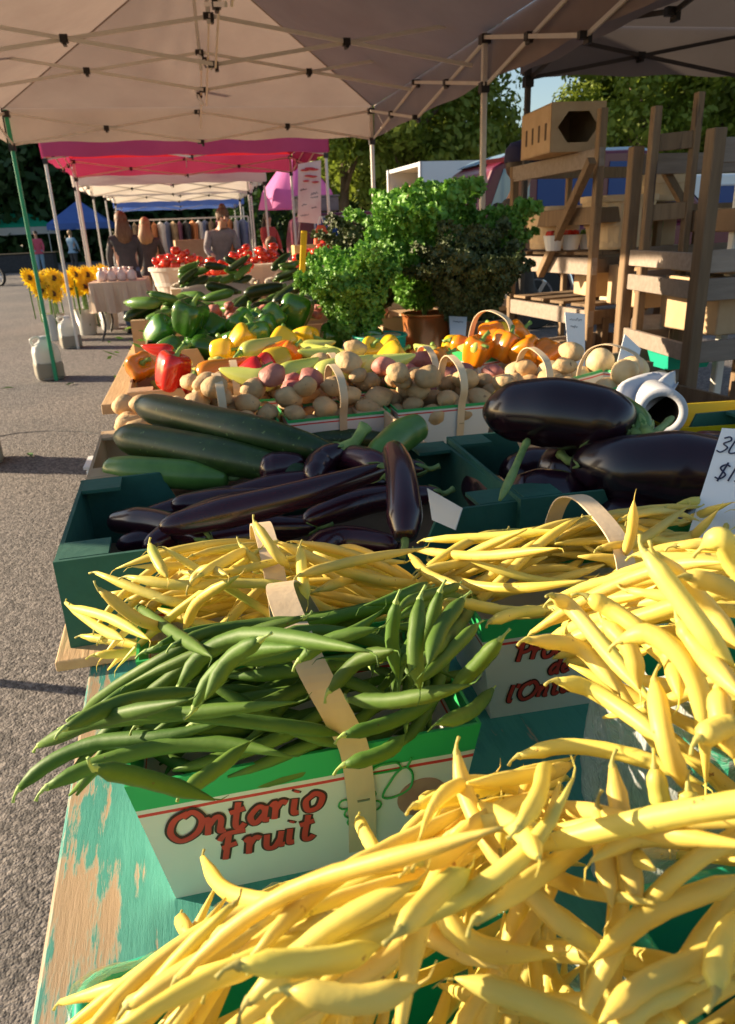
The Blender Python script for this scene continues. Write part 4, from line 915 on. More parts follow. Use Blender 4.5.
def pail(name, loc, r, h, m, label, rimm=None, cat='tub', contents=None):
    e = empty(name, loc); tag(e, label, cat); bm = bmesh.new()
    lathe(bm, [(r*.82,0),(r,h),(r*.96,h),(r*.78,.006)], 28, cap=False); bm.faces.new([bm.verts.new((r*.79*math.cos(i*math.pi/8), r*.79*math.sin(i*math.pi/8), .004)) for i in range(16)])
    mobj('tub_wall', bm, m, e, smooth=True); bm = bmesh.new()
    tube(bm, [(r*math.cos(i*math.pi/12), r*math.sin(i*math.pi/12), h) for i in range(25)], .004, 6, cap=False); mobj('rim', bm, rimm or m, e, smooth=True); return e
p = at(380,345,.95); pail('round_tub', (p.x,p.y,TZ), .085, .13, M['teal'], 'green ribbed tub under the lowest kale bunch')
copper = mat('copper coloured tub', (.75,.30,.10), .25, (.55,.18,.05), 5, metal=.6)
p = at(427,340,.93); pail('round_tub', (p.x,p.y,TZ), .085, .17, copper, 'shiny copper coloured tub under the dark purple kale')
p = at(505,350,.93); pail('round_tub', (p.x,p.y+.25,TZ), .10, .15, M['carddark'], 'brown tub holding kale behind the orange peppers')
p = at(362,352,.93); pail('round_tub', (p.x,p.y+.1,TZ), .05, .11, M['white'], 'small white cup beside the green ribbed tub')
# ---------------------------------------------------------------- signs, roll, sheet, yellow tub
card('price_card', PT([(449,316,1.02),(467,317,1.02),(463,372,.93),(452,368,.93)]), 'narrow white card standing before the copper tub', scribble=[(.12,.2,.8,.02)])
card('price_card', [atY(*q) for q in ((565,312,1.85),(585,314,1.85),(585,378,1.80),(570,376,1.80))], 'tall white upright card in front of the wooden pallet', scribble=[(.10,.2,.85,.02),(.22,.2,.6,.02)])
card('price_card', [atY(*q) for q in ((625,334,1.62),(641,349,1.62),(631,392,1.52),(611,386,1.52))], 'sunlit white card leaning diagonally above the round potatoes', scribble=[(.22,.15,.85,.03),(.36,.3,.7,.02)])
e = empty('paper_roll', at(661,412,.985)); tag(e, 'white paper roll seen end on, dark core, by the yellow tub', 'roll')
ax = Vector((.50,.95,-.12)).normalized(); U1 = ax.orthogonal().normalized(); bm = bmesh.new(); q3 = ax.to_track_quat('Z','Y').to_matrix()
lathe(bm, [(.028,-.01),(.0285,-.012),(.041,-.012),(.042,-.01),(.042,.16),(.028,.16),(.028,-.01)], 32, cap=False)
for v in bm.verts: v.co = q3@v.co
mobj('paper', bm, M['paper'], e, smooth=True); bm = bmesh.new(); lathe(bm, [(.0278,-.006),(.0278,.15),(.001,.15)], 24, cap=False)
for v in bm.verts: v.co = q3@v.co
mobj('core', bm, M['core'], e, smooth=True)
bm = bmesh.new(); g = []
A_ = [atY(612,402,1.18), atY(622,382,1.25), atY(652,372,1.30), atY(672,374,1.30)]; B_ = [atY(640,418,1.12), atY(655,404,1.15), atY(672,392,1.2), atY(678,382,1.25)]
for i in range(13):
    t = i/12; a = spline(A_, 13)[i]; b_ = spline(B_, 13)[i]; g.append([bm.verts.new(a.lerp(b_, k/8)+Vector((0,0,.014*math.sin(k*.9+t*5)*math.sin(math.pi*k/8)))) for k in range(9)])
for a, b_ in zip(g, g[1:]):
    for k in range(8): bm.faces.new((a[k], a[k+1], b_[k+1], b_[k]))
o = mobj('plastic_sheet', bm, M['paper'], smooth=True); so = o.modifiers.new('t','SOLIDIFY'); so.thickness = .0015; tag(o, 'white folded bag sheet lying behind the paper roll', 'plastic sheet')
e = empty('yellow_tub', (.90,1.16,Z2), (0,0,-.12)); tag(e, 'yellow plastic tub reading Zucchini beside the paper roll', 'tub')
bm = bmesh.new(); shell(bm, .26, .17, .095, .03, .03, .004); mobj('tub_wall', bm, M['yellowtub'], e)
write('writing', 'Zucchini', (-.115,-.078,.045), (1,0,0), (0,-.16,1), .030, .0011, M['print_dark'], e, offset=.004)
bm = bmesh.new(); box(bm, (0,0,.02), (.10,.07,.05)); e = empty('food_box', (-.185,1.41,Z2)); tag(e, 'small white tray at the table edge by the zucchinis', 'tray'); bevel(mobj('tray_body', bm, M['white'], e), .006); bm = bmesh.new(); box(bm, (0,0,.047), (.106,.076,.005)); mobj('lid', bm, M['white'], e)
e.name = 'white_tray'
for o in PROTO: pass
# ================================================================ canopies
def canopy(name, x0, x1, y0, y1, zv, zt, peak, fab, valm, label, group=None, legm=None, legs=((0,0),(1,0),(0,1),(1,1)), mids=0, inner=1, joints=True, rz=0, midf=None, wave=.02, single_valance=None):
    """pop-up frame tent: zv bottom of valance, zt eave / top of legs"""
    cx_, cy_ = (x0+x1)/2, (y0+y1)/2; e = empty(name, (cx_,cy_,0), (0,0,rz)); tag(e, label, 'canopy', group)
    X0, X1, Y0, Y1 = x0-cx_, x1-cx_, y0-cy_, y1-cy_; legm = legm or M['steel']
    W = (X1-X0)/2; hl = min(W, (Y1-Y0)/2)
    panels = [((X0,Y0),(X1,Y0)),((X1,Y0),(X1,Y1)),((X1,Y1),(X0,Y1)),((X0,Y1),(X0,Y0))]
    for a, b in panels:
        bm = bmesh.new(); n, m_ = 40, 14; g = []
        for i in range(n+1):
            t = i/n; ex, ey = a[0]+(b[0]-a[0])*t, a[1]+(b[1]-a[1])*t
            if a[1] == b[1]: rx, ry = 0, (Y0+hl if a[1] == Y0 else Y1-hl)
            else: rx, ry = 0, min(max(ey, Y0+hl), Y1-hl)
            row = []
            for j in range(m_+1):
                s = j/m_; x, y = ex+(rx-ex)*s, ey+(ry-ey)*s; edge = math.sin(math.pi*t)*math.sin(math.pi*s)
                row.append(bm.verts.new((x, y, zt+.015+(peak-zt)*s-.07*edge+edge*(.030*noise.noise(Vector((x*2.6,y*2.6,zt)))+.012*noise.noise(Vector((x*9,y*3,zt)))))))
            g.append(row)
        for p, q in zip(g, g[1:]):
            for j in range(m_):
                try: bm.faces.new((p[j], q[j], q[j+1], p[j+1]))
                except ValueError: pass
        bmesh.ops.remove_doubles(bm, verts=bm.verts, dist=.0005); mobj('roof_panel', bm, fab, e, smooth=True)
    for sx in (0,):
        for cxx, cyy in ((X0,Y0),(X1,Y0),(X0,Y1),(X1,Y1)):
            bm = bmesh.new(); ry = Y0+hl if cyy == Y0 else Y1-hl; bar(bm, (cxx,cyy,zt+.008), (0,ry,peak+.004), .012, .004); mobj('seam', bm, valm, e)
    sides = [((X0,Y0),(X1,Y0)),((X1,Y0),(X1,Y1)),((X1,Y1),(X0,Y1)),((X0,Y1),(X0,Y0))]
    for a, b in sides:
        bm = bmesh.new(); n = 40; prev = None; nn = Vector((b[1]-a[1], a[0]-b[0], 0)).normalized()
        for i in range(n+1):
            t = i/n; p = Vector((a[0]+(b[0]-a[0])*t, a[1]+(b[1]-a[1])*t, 0))+nn*.012
            w = nn*(wave*math.sin(t*23)*.6); top = bm.verts.new(p+Vector((0,0,zt+.02))); mid_ = bm.verts.new(p+w*.5+Vector((0,0,(zt+zv)/2))); bot = bm.verts.new(p+w+Vector((0,0,zv+.008*math.sin(t*31))))
            if prev:
                bm.faces.new((prev[0], top, mid_, prev[1])); bm.faces.new((prev[1], mid_, bot, prev[2]))
            prev = (top, mid_, bot)
        mobj('valance', bm, valm, e, smooth=True)
    lp = [(X0+(X1-X0)*a, Y0+(Y1-Y0)*b) for a, b in legs]
    for x, y in lp:
        sx, sy = (1 if x < 0 else -1), (1 if y < -.01 else -1 if y > .01 else 0); bm = bmesh.new()
        ins = .03; box(bm, (x+sx*ins, y+sy*ins, zt*.5), (.034,.034,zt)); 
        bevel(mobj('leg', bm, legm if not callable(legm) else legm(x, y), e), .004, 1)
        bm = bmesh.new(); box(bm, (x+sx*ins, y+sy*ins, zt-.035), (.06,.06,.05)); mobj('top_bracket', bm, M['joint'], e)
        bm = bmesh.new(); box(bm, (x+sx*ins, y+sy*ins, zv-.04), (.055,.055,.06)); mobj('slider_bracket', bm, M['joint'], e)
    zb, zu = zv-.02, zt-.03
    def scissor(p, q, k, z0=zb, z1=zu, s_=.020):
        """k X-crossings between p and q"""
        bm = bmesh.new(); p, q = Vector((*p,0)), Vector((*q,0)); d = (q-p)/(2*k); side = d.cross(Vector((0,0,1))).normalized()*.012
        pts = [p+d*i for i in range(2*k+1)]
        for i in range(k):
            a, c = pts[2*i], pts[2*i+2]
            bar(bm, a+side+Vector((0,0,z1)), c+side+Vector((0,0,z0)), s_*.55, s_*1.1); bar(bm, a-side+Vector((0,0,z0)), c-side+Vector((0,0,z1)), s_*.55, s_*1.1)
        mobj('truss', bm, legm if not callable(legm) else M['steel'], e)
        if joints:
            for i in range(k):
                bm = bmesh.new(); c = pts[2*i+1]+Vector((0,0,(z0+z1)/2)); box(bm, c, (.045,.045,.04)); box(bm, c+Vector((0,0,-.02)), (.02,.06,.03)); mobj('truss_joint', bm, M['joint'], e)
            if k > 1:
                for i in range(1, k):
                    for z in (z0,z1):
                        bm = bmesh.new(); c = pts[2*i]+Vector((0,0,z)); box(bm, c, (.06,.03,.035)); box(bm, c+Vector((.02,0,-.012)), (.02,.05,.05)); mobj('truss_joint', bm, M['joint'], e)
    i = .03
    xs = (X0+i, X1-i); bays = mids+1; ys = [Y0+i+(Y1-Y0-2*i)*k/bays for k in range(bays+1)]
    if midf: ys[1] = Y0+(Y1-Y0)*midf
    for y in (Y0+i, Y1-i): scissor((xs[0],y), (xs[1],y), 2)
    for x in xs:
        for a, b in zip(ys, ys[1:]): scissor((x,a), (x,b), 2)
    if inner:
        nin = 2*bays-1
        for k in range(1, nin+1):
            y = Y0+(Y1-Y0)*k/(nin+1); up = .22 if k % 2 else .14
            scissor((xs[0],y), (xs[1],y), 2, zb+up, zu+up)
        for a, b in zip([Y0+i]+[Y0+(Y1-Y0)*k/(nin+1) for k in range(1, nin+1)], [Y0+(Y1-Y0)*k/(nin+1) for k in range(1, nin+1)]+[Y1-i]):
            scissor((0,a), (0,b), 1, zb+.12, zu+.2)
        for k in range(1, nin+1):
            y = Y0+(Y1-Y0)*k/(nin+1); bm = bmesh.new(); bar(bm, (0,y,zu+.1), (0,y,peak-.02), .025); mobj('peak_pole', bm, M['steel'], e)
    return e
leg1 = lambda x, y: M['greensteel'] if x < 0 else M['steel']
canopy('canopy', -1.44, 1.95, 2.5, 7.95, 2.14, 2.40, 3.15, M['fabric'], M['fabric'], 'taupe frame canopy over the whole vegetable table, one green leg', legm=leg1, legs=((0,0),(1,0),(0,.455),(1,.455),(0,1),(1,1)), mids=1, midf=.455, rz=.02)
canopy('canopy', 2.16, 5.3, 1.9, 5.0, 2.16, 2.42, 3.1, M['fabricdark'], M['fabricdark'], 'dark grey canopy over the wooden racks', legm=M['blacksteel'], rz=.0)
canopy('canopy', -1.62, 1.80, 10.2, 13.3, 2.22, 2.46, 3.3, M['redfab'], M['magenta'], 'magenta canopy with red underside beyond the taupe one', rz=.02)
canopy('canopy', -1.80, 1.35, 13.9, 16.9, 2.12, 2.38, 3.2, M['whitefab'], M['whitefab'], 'cream white canopy behind the magenta one', rz=.02)
canopy('canopy', -1.7, 1.4, 17.6, 20.6, 2.12, 2.38, 3.2, M['whitefab'], M['whitefab'], 'second cream canopy farther along the row', rz=.02)
canopy('canopy', -1.9, 1.5, 22, 25, 2.05, 2.36, 3.0, M['bluefab'], M['bluefab'], 'blue canopy at the far end of the row', inner=0, rz=.02)
gx = atY(14,226,55).x; canopy('canopy', gx-3.0, gx+3.0, 52, 57, 1.75, 2.15, 3.6, M['greenfab'], M['whitefab'], 'green peaked tent with white valance across the lot', inner=0, joints=False)
gx = atY(82,222,50).x; canopy('canopy', gx-1.7, gx+1.7, 48, 51.5, 1.9, 2.2, 3.5, M['bluefab'], M['bluefab'], 'blue peaked tent across the lot beside the green one', inner=0, joints=False)
# pink market umbrella
e = empty('umbrella', (2.35,17.2,0)); tag(e, 'pink market umbrella half folded behind the seller', 'umbrella')
bm = bmesh.new(); tube(bm, [(0,0,0),(0,0,2.7)], .025, 8); mobj('pole', bm, M['steel'], e)
bm = bmesh.new(); lathe(bm, [(.02,2.75),(.35,2.55),(.7,2.1),(.78,1.75)], 24, cap=False, wob=lambda a, z: 1+.10*math.cos(8*a)*(2.75-z)); mobj('umbrella_cloth', bm, M['pinkfab'], e, smooth=True)
# jugs holding the legs down
def jug(loc, label, s=1):
    e = empty('water_jug', loc, (0,0,.3), s); tag(e, label, 'jug')
    bm = bmesh.new(); lathe(bm, [(.10,0),(.13,.01),(.135,.05),(.135,.27),(.12,.33),(.06,.37),(.04,.40)], 32, cap=True, wob=lambda a, z: (abs(math.cos(a))**5+abs(math.sin(a))**5)**-.2*.95+.0*z)
    mobj('jug_body', bm, M['jug'], e, smooth=True)
    bm = bmesh.new(); lathe(bm, [(.042,.395),(.042,.425),(.001,.43)], 16, cap=False); mobj('cap', bm, M['paper'], e)
    bm = bmesh.new(); tube(bm, spline([(-.10,0,.33),(-.12,0,.40),(-.05,0,.42),(-.03,0,.38)], 10), .013, 8); mobj('handle', bm, M['jug'], e, smooth=True)
    bm = bmesh.new(); box(bm, (0,-.001,.10), (.262,.262,.17)); bevel(mobj('water_band', bm, M['water'], e), .03, 3)
jug((-1.54,8.02,0), 'milky water jug half full at the foot of the green leg')
jug((-1.66,10.35,0), 'milky jug at the foot of the magenta canopy leg', .95)
jug((-1.70,13.0,0), 'milky jug beside the sunflower buckets', .9)
jug((-1.46,4.95,0), 'pale jug at the foot of the middle canopy leg')
# canvas sheet added out of view at the left to shade the aubergines
e = empty('hanging_sheet', (-1.48,1.73,2.1)); tag(e, 'added canvas sheet out of view that shades the aubergines', 'banner')
bm = bmesh.new(); n = 20
for i in range(n):
    a, b_ = -.28+.56*i/n, -.28+.56*(i+1)/n; f = lambda t: .015*math.sin(t*17)
    bm.faces.new([bm.verts.new(p) for p in ((f(a),a,-.95),(f(b_),b_,-.95),(f(b_)*.3,b_,0),(f(a)*.3,a,0))])
bmesh.ops.remove_doubles(bm, verts=bm.verts, dist=.0001); o = mobj('shade_cloth', bm, M['tcloth'], e, smooth=True); so = o.modifiers.new('t','SOLIDIFY'); so.thickness = .004
bm = bmesh.new(); tube(bm, [(0,-.38,0),(0,.38,0)], .012, 8); mobj('batten', bm, M['wood'], e)

# ================================================================ racks at the right
def vpost(e, top, w, d, m=None, z0=0):
    bm = bmesh.new(); box(bm, (top.x-e.location.x, top.y-e.location.y, (top.z+z0)/2), (w, d, top.z-z0), Euler((0,0,rnd.uniform(-.1,.1)))); return bevel(mobj('post', bm, m or M['wood'], e), .003, 1)
def rail(e, a, b, w, h, m=None, name='rail'):
    bm = bmesh.new(); L = Vector(e.location); bar(bm, a-L, b-L, w, h); return bevel(mobj(name, bm, m or M['woodgrey'], e), .002, 1)
def level(px, Y): return atY(px[0], px[1], Y)
eB = empty('wooden_rack', (1.95,2.7,0)); tag(eB, 'tall lumber ladder rack with two posts and grey rungs', 'rack')
P1 = atY(657,106,2.8); P2 = atY(700,92,2.75); P1b = atY(665,150,3.42); P2b = atY(706,150,3.37); P1b.z = 1.32; P2b.z = 1.30
for p, w in ((P1,.032),(P2,.028),(P1b,.03),(P2b,.03)): vpost(eB, p, w, .035)
for y_, m_ in ((143,'wood'),(213,'wood'),(284,'woodgrey'),(322,'woodgrey'),(353,'woodgrey')):
    z = atY(650, y_, 2.8).z
    rail(eB, Vector((P1.x+.02,P1.y,z)), Vector((P2.x-.01,P2.y,z+.005)), .02, .06, M[m_])
    if z > 1.3: continue
    rail(eB, Vector((P1b.x+.02,P1b.y,z)), Vector((P2b.x-.01,P2b.y,z)), .02, .07, M[m_]); rail(eB, Vector((P1.x,P1.y+.03,z-.01)), Vector((P1b.x,P1b.y-.03,z-.01)), .02, .05, M[m_])
    rail(eB, Vector((P2.x,P2.y+.03,z-.01)), Vector((P2b.x,P2b.y-.03,z-.01)), .02, .05, M[m_])
rail(eB, atY(662,165,2.95), atY(690,215,2.95), .03, .03, M['wood'], 'brace')
eC = empty('wooden_rack', (2.2,2.3,0)); tag(eC, 'nearest lumber rack, thick sunlit post at the picture edge', 'rack')
Q1 = atY(717,128,2.35); Q2 = Q1+Vector((.75,.05,.05)); Q3 = Q1+Vector((.05,.55,0)); Q4 = Q2+Vector((.05,.55,0))
for p in (Q1,Q2,Q3,Q4): vpost(eC, p, .046, .050)
for y_ in (150,262,290,352):
    z = atY(710, y_, 2.35).z
    rail(eC, Vector((Q1.x+.03,Q1.y+.01,z)), Vector((Q2.x,Q2.y,z)), .02, .075); rail(eC, Vector((Q3.x,Q3.y,z)), Vector((Q4.x,Q4.y,z)), .02, .075)
    if y_ > 200: rail(eC, Vector((Q1.x,Q1.y+.04,z)), Vector((Q3.x,Q3.y-.03,z)), .02, .06)
eA = empty('wooden_rack', (2.0,3.5,0)); tag(eA, 'wide lumber rack carrying the hexagon box and bushel baskets', 'rack')
A1 = atY(603,108,3.25); A2 = atY(515,165,4.1); A3 = atY(570,165,4.3); A4 = A1+Vector((.95,.15,-.35))
A2.z = A1.z-.22
for p, w in ((A1,.036),(A2,.035),(A3,.03),(A4,.03)): vpost(eA, p, w, .036)
def lv(px, py, Y): return atY(px, py, Y).z
zl = [lv(600,157,3.25), lv(600,215,3.25), lv(600,266,3.25), lv(600,318,3.25)]
for i, z in enumerate(zl):
    rail(eA, Vector((A1.x,A1.y-.02,z)), Vector((A2.x,A2.y,z-.01)), .025, .075, M['woodgrey' if i != 1 else 'wood'])
    if i: rail(eA, Vector((A1.x+.03,A1.y+.03,z)), Vector((A4.x,A4.y,z)), .025, .065, M['wood'])
    rail(eA, Vector((A2.x,A2.y+.05,z)), Vector((A3.x+.5,A3.y+.1,z)), .025, .06, M['wood'])
    if i in (2,3):
        for k in range(4):
            t = (k+.5)/4; a = Vector((A1.x,A1.y,z+.055)).lerp(Vector((A2.x,A2.y,z+.045)), t); rail(eA, a, a+Vector((.80,.16,0)), .11, .014, M['wood'], 'shelf_board')
rail(eA, atY(592,160,3.2), atY(540,275,3.7), .035, .035, M['wood'], 'brace'); rail(eA, atY(615,285,3.4), atY(640,330,3.4), .035, .035, M['wood'], 'brace')
# hexagon box
e = empty('cardboard_box', atY(560,156,3.6), (0,0,-.10)); tag(e, 'kraft box with a big hexagon hole and slotted side on the rack top', 'box')
w, d, h = .25, .42, .20; bm = bmesh.new(); hexp = [(.095*math.cos(a), h/2+.072*math.sin(a)) for a in [i*math.pi/3 for i in range(6)]]
outr = [(w/2,h/2),(w/2,h),(-w/2,h),(-w/2,h/2),(-w/2,0),(w/2,0)]
for y in (-d/2, -d/2+.005):
    f = [bm.verts.new((x,y,z)) for x, z in hexp]; g = [bm.verts.new((x,y,z)) for x, z in outr]
    for j in range(6): bm.faces.new((f[j], g[j], g[(j+1)%6], f[(j+1)%6]))
mobj('front_panel', bm, M['kraft'], e)
bm = bmesh.new(); box(bm, (0,.003,.003), (w,d-.006,.005)); box(bm, (0,.003,h-.003), (w,d-.006,.005)); box(bm, (0,d/2-.003,h/2), (w,.005,h-.012)); box(bm, (w/2-.003,.003,h/2), (.005,d-.012,h-.012)); mobj('box_body', bm, M['kraft'], e)
bm = bmesh.new(); box(bm, (-w/2+.003,.003,h/2), (.005,d-.012,h-.012)); mobj('side_panel', bm, M['kraft'], e)
for k in range(4):
    bm = bmesh.new(); box(bm, (-w/2-.0004,-d/2+.07+k*.09,h*.45), (.002,.022,.07)); mobj('slot', bm, M['core'], e)
def bushel(loc, r, h, label, group=None, m=None, s=1):
    e = empty('bushel_basket', loc, (0,0,rnd.random()*6), s); tag(e, label, 'basket', group)
    bm = bmesh.new(); lathe(bm, [(r*.72,0),(r*.74,.01),(r,h),(r*.96,h),(r*.70,.02),(.001,.02)], 36, cap=False, wob=lambda a, z: 1+.018*(math.floor(a*18/math.pi)%2)); mobj('staves', bm, m or M['bushel'], e)
    for z, rr in ((h*.96,r*1.02),(h*.5,r*.88),(h*.1,r*.76)):
        bm = bmesh.new(); lathe(bm, [(rr,z-.014),(rr*1.015,z-.014),(rr*1.02,z+.014),(rr,z+.014)], 36, cap=False); mobj('hoop', bm, m or M['bushel'], e)
    return e
bushel(Vector((atY(560,262,3.75).x, 3.85, zl[2]+.065)), .15, .20, 'empty bushel basket at the near end of the middle shelf')
bushel(Vector((atY(622,262,3.35).x, 3.42, zl[2]+.065)), .17, .23, 'large pale bushel basket on the middle shelf by the post')
for k, (px, cnt, c) in enumerate(((548,'red tomatoes','tomato'),(565,'red and green produce','tomato'),(582,'green produce','zuclight'))):
    p = atY(px,262,3.6); e = empty('punnet', (p.x,3.55,zl[2]+.065)); tag(e, f'small white punnet of {cnt} on the rack shelf', 'punnet'); bm = bmesh.new(); lathe(bm, [(.035,0),(.05,.07),(.046,.07),(.032,.005)], 16, cap=True); mobj('punnet_body', bm, M['white'], e)
    bm = bmesh.new()
    for j in range(5): lathe(bm, [(.002,.055),(.016,.065),(.018,.075),(.012,.088),(.002,.092)], 8, c=(.024*math.cos(j*1.26),.024*math.sin(j*1.26),0), cap=False)
    mobj('produce', bm, M[c], e)['kind'] = 'stuff'
def carton(loc, rot, s, label, m=None, flap=True, scrib=True, name='cardboard_box', cat='box', group=None):
    e = empty(name, loc, (0,0,rot)); tag(e, label, cat, group); w, d, h = s; bm = bmesh.new(); box(bm, (0,0,h/2), s); bevel(mobj('box_body', bm, m or M['kraft'], e), .004, 1)
    bm = bmesh.new(); box(bm, (0,0,h+.0012), (w*.999,.045,.0016)); mobj('tape', bm, mat('parcel tape', (.55,.40,.22), .3), e)
    if scrib:
        bm = bmesh.new(); r_ = min(w,h)*.26
        tube(bm, [(r_*1.3*math.cos(t), -d/2-.001, h/2+r_*math.sin(t)) for t in [i*math.pi/8 for i in range(17)]], .0035, 5, cap=False)
        tube(bm, spline([(-r_*.8,-d/2-.001,h/2),(-r_*.3,-d/2-.001,h/2+r_*.5),(0,-d/2-.001,h/2-r_*.4),(r_*.5,-d/2-.001,h/2+r_*.4),(r_*.8,-d/2-.001,h/2)], 14), .0035, 5); mobj('print', bm, mat('faded green print', (.25,.32,.12), .7), e)
    return e
z = atY(650,322,2.8).z+.035
pc = atY(672,300,2.95); carton((pc.x+.0,3.12,z), 0, (.26,.30,.17), 'kraft carton with green stamp inside the ladder rack')
z = atY(710,352,2.35).z+.04
carton((Q1.x+.33,2.62,z), .05, (.36,.34,.20), 'kraft carton with green ring stamp in the nearest rack'); carton((Q1.x+.38,2.62,atY(710,290,2.35).z+.04), 0, (.40,.34,.05), 'flat kraft tray on the upper shelf of the nearest rack', scrib=False)
carton((Q1.x+.4,2.62,atY(710,262,2.35).z+.09), 0, (.36,.3,.08), 'shallow brown carton just under the grey rung of nearest rack', scrib=False, m=M['carddark'])
bushel(Vector((Q1.x+.22,2.25,.30)), .17, .24, 'bushel basket with green produce below the thick post'); 
pc = atY(668,362,2.6); tealbasket((pc.x+.05,2.6,pc.z-.02), 0, .2, .14, .06, 'bright green plastic tray low in the ladder rack')
carton((A1.x+.42,3.62,zl[2]+.065), .1, (.30,.26,.20), 'kraft carton beside the large bushel basket on the wide rack')
carton((A1.x+.30,3.55,zl[3]+.075), -.1, (.34,.26,.15), 'low kraft carton on the bottom shelf of the wide rack')
bushel(Vector((A1.x+.50,3.55,zl[1]+.05)), .15, .19, 'bushel basket on the upper shelf of the wide rack')
# wooden pallet bins behind the orange peppers
def slatbin(loc, rot, w, d, h, label):
    e = empty('wooden_bin', loc, (0,0,rot)); tag(e, label, 'bin')
    for k in range(4):
        for sy in (-1,1):
            bm = bmesh.new(); box(bm, (0,sy*d/2,.05+k*h/4), (w,.016,h/4-.03)); mobj('slat', bm, M['woodgrey'], e)
        for sx in (-1,1):
            bm = bmesh.new(); box(bm, (sx*w/2,0,.05+k*h/4), (.016,d-.02,h/4-.03)); mobj('slat', bm, M['wood'], e)
    for sx in (-1,1):
        for sy in (-1,1): bm = bmesh.new(); box(bm, (sx*(w/2-.03),sy*(d/2-.03),h/2), (.04,.04,h)); mobj('corner_post', bm, M['wood'], e)
    return e
slatbin((1.62,3.0,.0), .25, .70,.50,.86, 'grey slatted bin standing between kale and rack'); slatbin((1.35,2.2,.0), .15, .60,.5,.80, 'slatted bin beside the tall white card')
for k in range(5):
    e = empty('kindling_board', (2.02+.06*k,3.35-.03*k,zl[3]+.075+.018*k), (0,.05,.3+.2*k)); tag(e, 'short split board stacked loosely on the low rack shelf', 'board', 'short boards on the low shelf'); bm = bmesh.new(); box(bm, (0,0,0), (.30,.05,.016)); mobj('board', bm, M['strap'], e)
boards_table('side_table', 1.05,1.75,1.2,2.0, .60, .03, M['wood'], 'low brown table behind the leaning card')

# ================================================================ produce farther down the row
boards_table('market_table', -.36,2.1,4.6,7.5, .80, .03, M['ply'], 'table of white lined trays and tomato baskets')
def dome_tray(loc, w, d, h, label):
    e = empty('lined_tray', loc); tag(e, label, 'tray'); bm = bmesh.new(); shell(bm, w, d, h, .04, .04, .01); mobj('tray_body', bm, M['bushel'], e)
    bm = bmesh.new(); n = 48; ra, rb, rc = [], [], []
    for j in range(n):
        a = 2*math.pi*j/n; q = (abs(math.cos(a))**6+abs(math.sin(a))**6)**(-1/6); k = 1+.04*math.sin(a*11)
        ra.append(bm.verts.new((math.cos(a)*q*w*.51*k, math.sin(a)*q*d*.53*k, h*.35+.02*math.sin(a*7)))); rb.append(bm.verts.new((math.cos(a)*q*w*.51, math.sin(a)*q*d*.52, h+.012+.008*math.sin(a*9)))); rc.append(bm.verts.new((math.cos(a)*q*w*.45, math.sin(a)*q*d*.45, h*.8)))
    for A_, B_ in ((ra,rb),(rb,rc)):
        for j in range(n): bm.faces.new((A_[j], A_[(j+1)%n], B_[(j+1)%n], B_[j]))
    mobj('liner', bm, M['whitefab'], e, smooth=True); return e
hT = Heap(-.6,2.6,4.4,8.4, .80+.16, res=.008)
xs_ = [.12,.72,1.30]
for i, x in enumerate(xs_):
    dome_tray((x,5.0,.80), .54, .38, .20, ['white lined tray of zucchinis in front of tomatoes', 'middle white lined tray of zucchinis', 'white lined tray of pale squash by the yellow holder'][i])
    zuc_pile([ZS,ZS,ZPALE+ZS][i], (x,5.0,.18,.11), hT, ['green zucchini in the first white lined tray', 'green zucchini in the middle white lined tray', 'pale squash in the third white lined tray'][i], f'zucchinis of {["first","middle","third"][i]} lined tray', .025, 70+i, 20)
TOM = []
for i in range(2):
    bm = bmesh.new(); r = .038; lathe(bm, [(.1*r,-.8*r),(.6*r,-.75*r),(.95*r,-.3*r),(1.02*r,.1*r),(.85*r,.6*r),(.45*r,.78*r),(.12*r,.66*r)], 20, wob=lambda a, z: 1+.05*math.cos(5*a+i)); o = mobj('tomato', bm, M['tomato'], smooth=True)
    bm = bmesh.new()
    for k in range(5):
        a = k*1.257; v = [bm.verts.new(p) for p in ((0,0,.70*r),(.35*r*math.cos(a-.2),.35*r*math.sin(a-.2),.80*r),(.8*r*math.cos(a),.8*r*math.sin(a),.72*r),(.35*r*math.cos(a+.2),.35*r*math.sin(a+.2),.82*r))]; bm.faces.new(v)
    mobj('stem', bm, M['pepstem'], o); TOM.append(proto(o))
hT2 = Heap(-.6,2.6,5.8,8.4, .80+.22, res=.008)
tb = [(-.10,6.7),(.52,6.7),(1.12,6.75),(1.70,6.8)]
for i, (x, y) in enumerate(tb):
    bushel((x,y,.80), .26, .26, ['bushel basket of tomatoes at the aisle side, plastic lined', 'tomato bushel below the tall carton', 'tomato bushel beneath the seller', 'tomato bushel beside the banner'][i], m=M['whitefab'])
    hT2.mound(x, y, .22, .22, .80+.18, .80+.27)
    round_pile('t', TOM, (x,y,.20,.20,34), hT2, ['red tomato heaped in the aisle side bushel', 'red tomato heaped below the tall carton', 'red tomato heaped in front of the seller', 'red tomato heaped beside the banner'][i], f'tomatoes of bushel {["one","two","three","four"][i]}', 'tomato', .040, 80+i)
for k, (x, y) in enumerate(((.25,5.75),(.9,5.75))):
    dome_tray((x,5.85,.80), .42, .26, .16, ['small lined tray of mixed tomatoes behind the first zucchini tray', 'small lined tray of mixed tomatoes behind the middle zucchini tray'][k])
    round_pile('t', TOM, (x,5.85,.16,.09,14), hT2, ['red tomato in the small tray behind the first zucchinis', 'red tomato in the small tray behind the middle zucchinis'][k], f'tomatoes of small tray {"ab"[k]}', 'tomato', .038, 90+k)
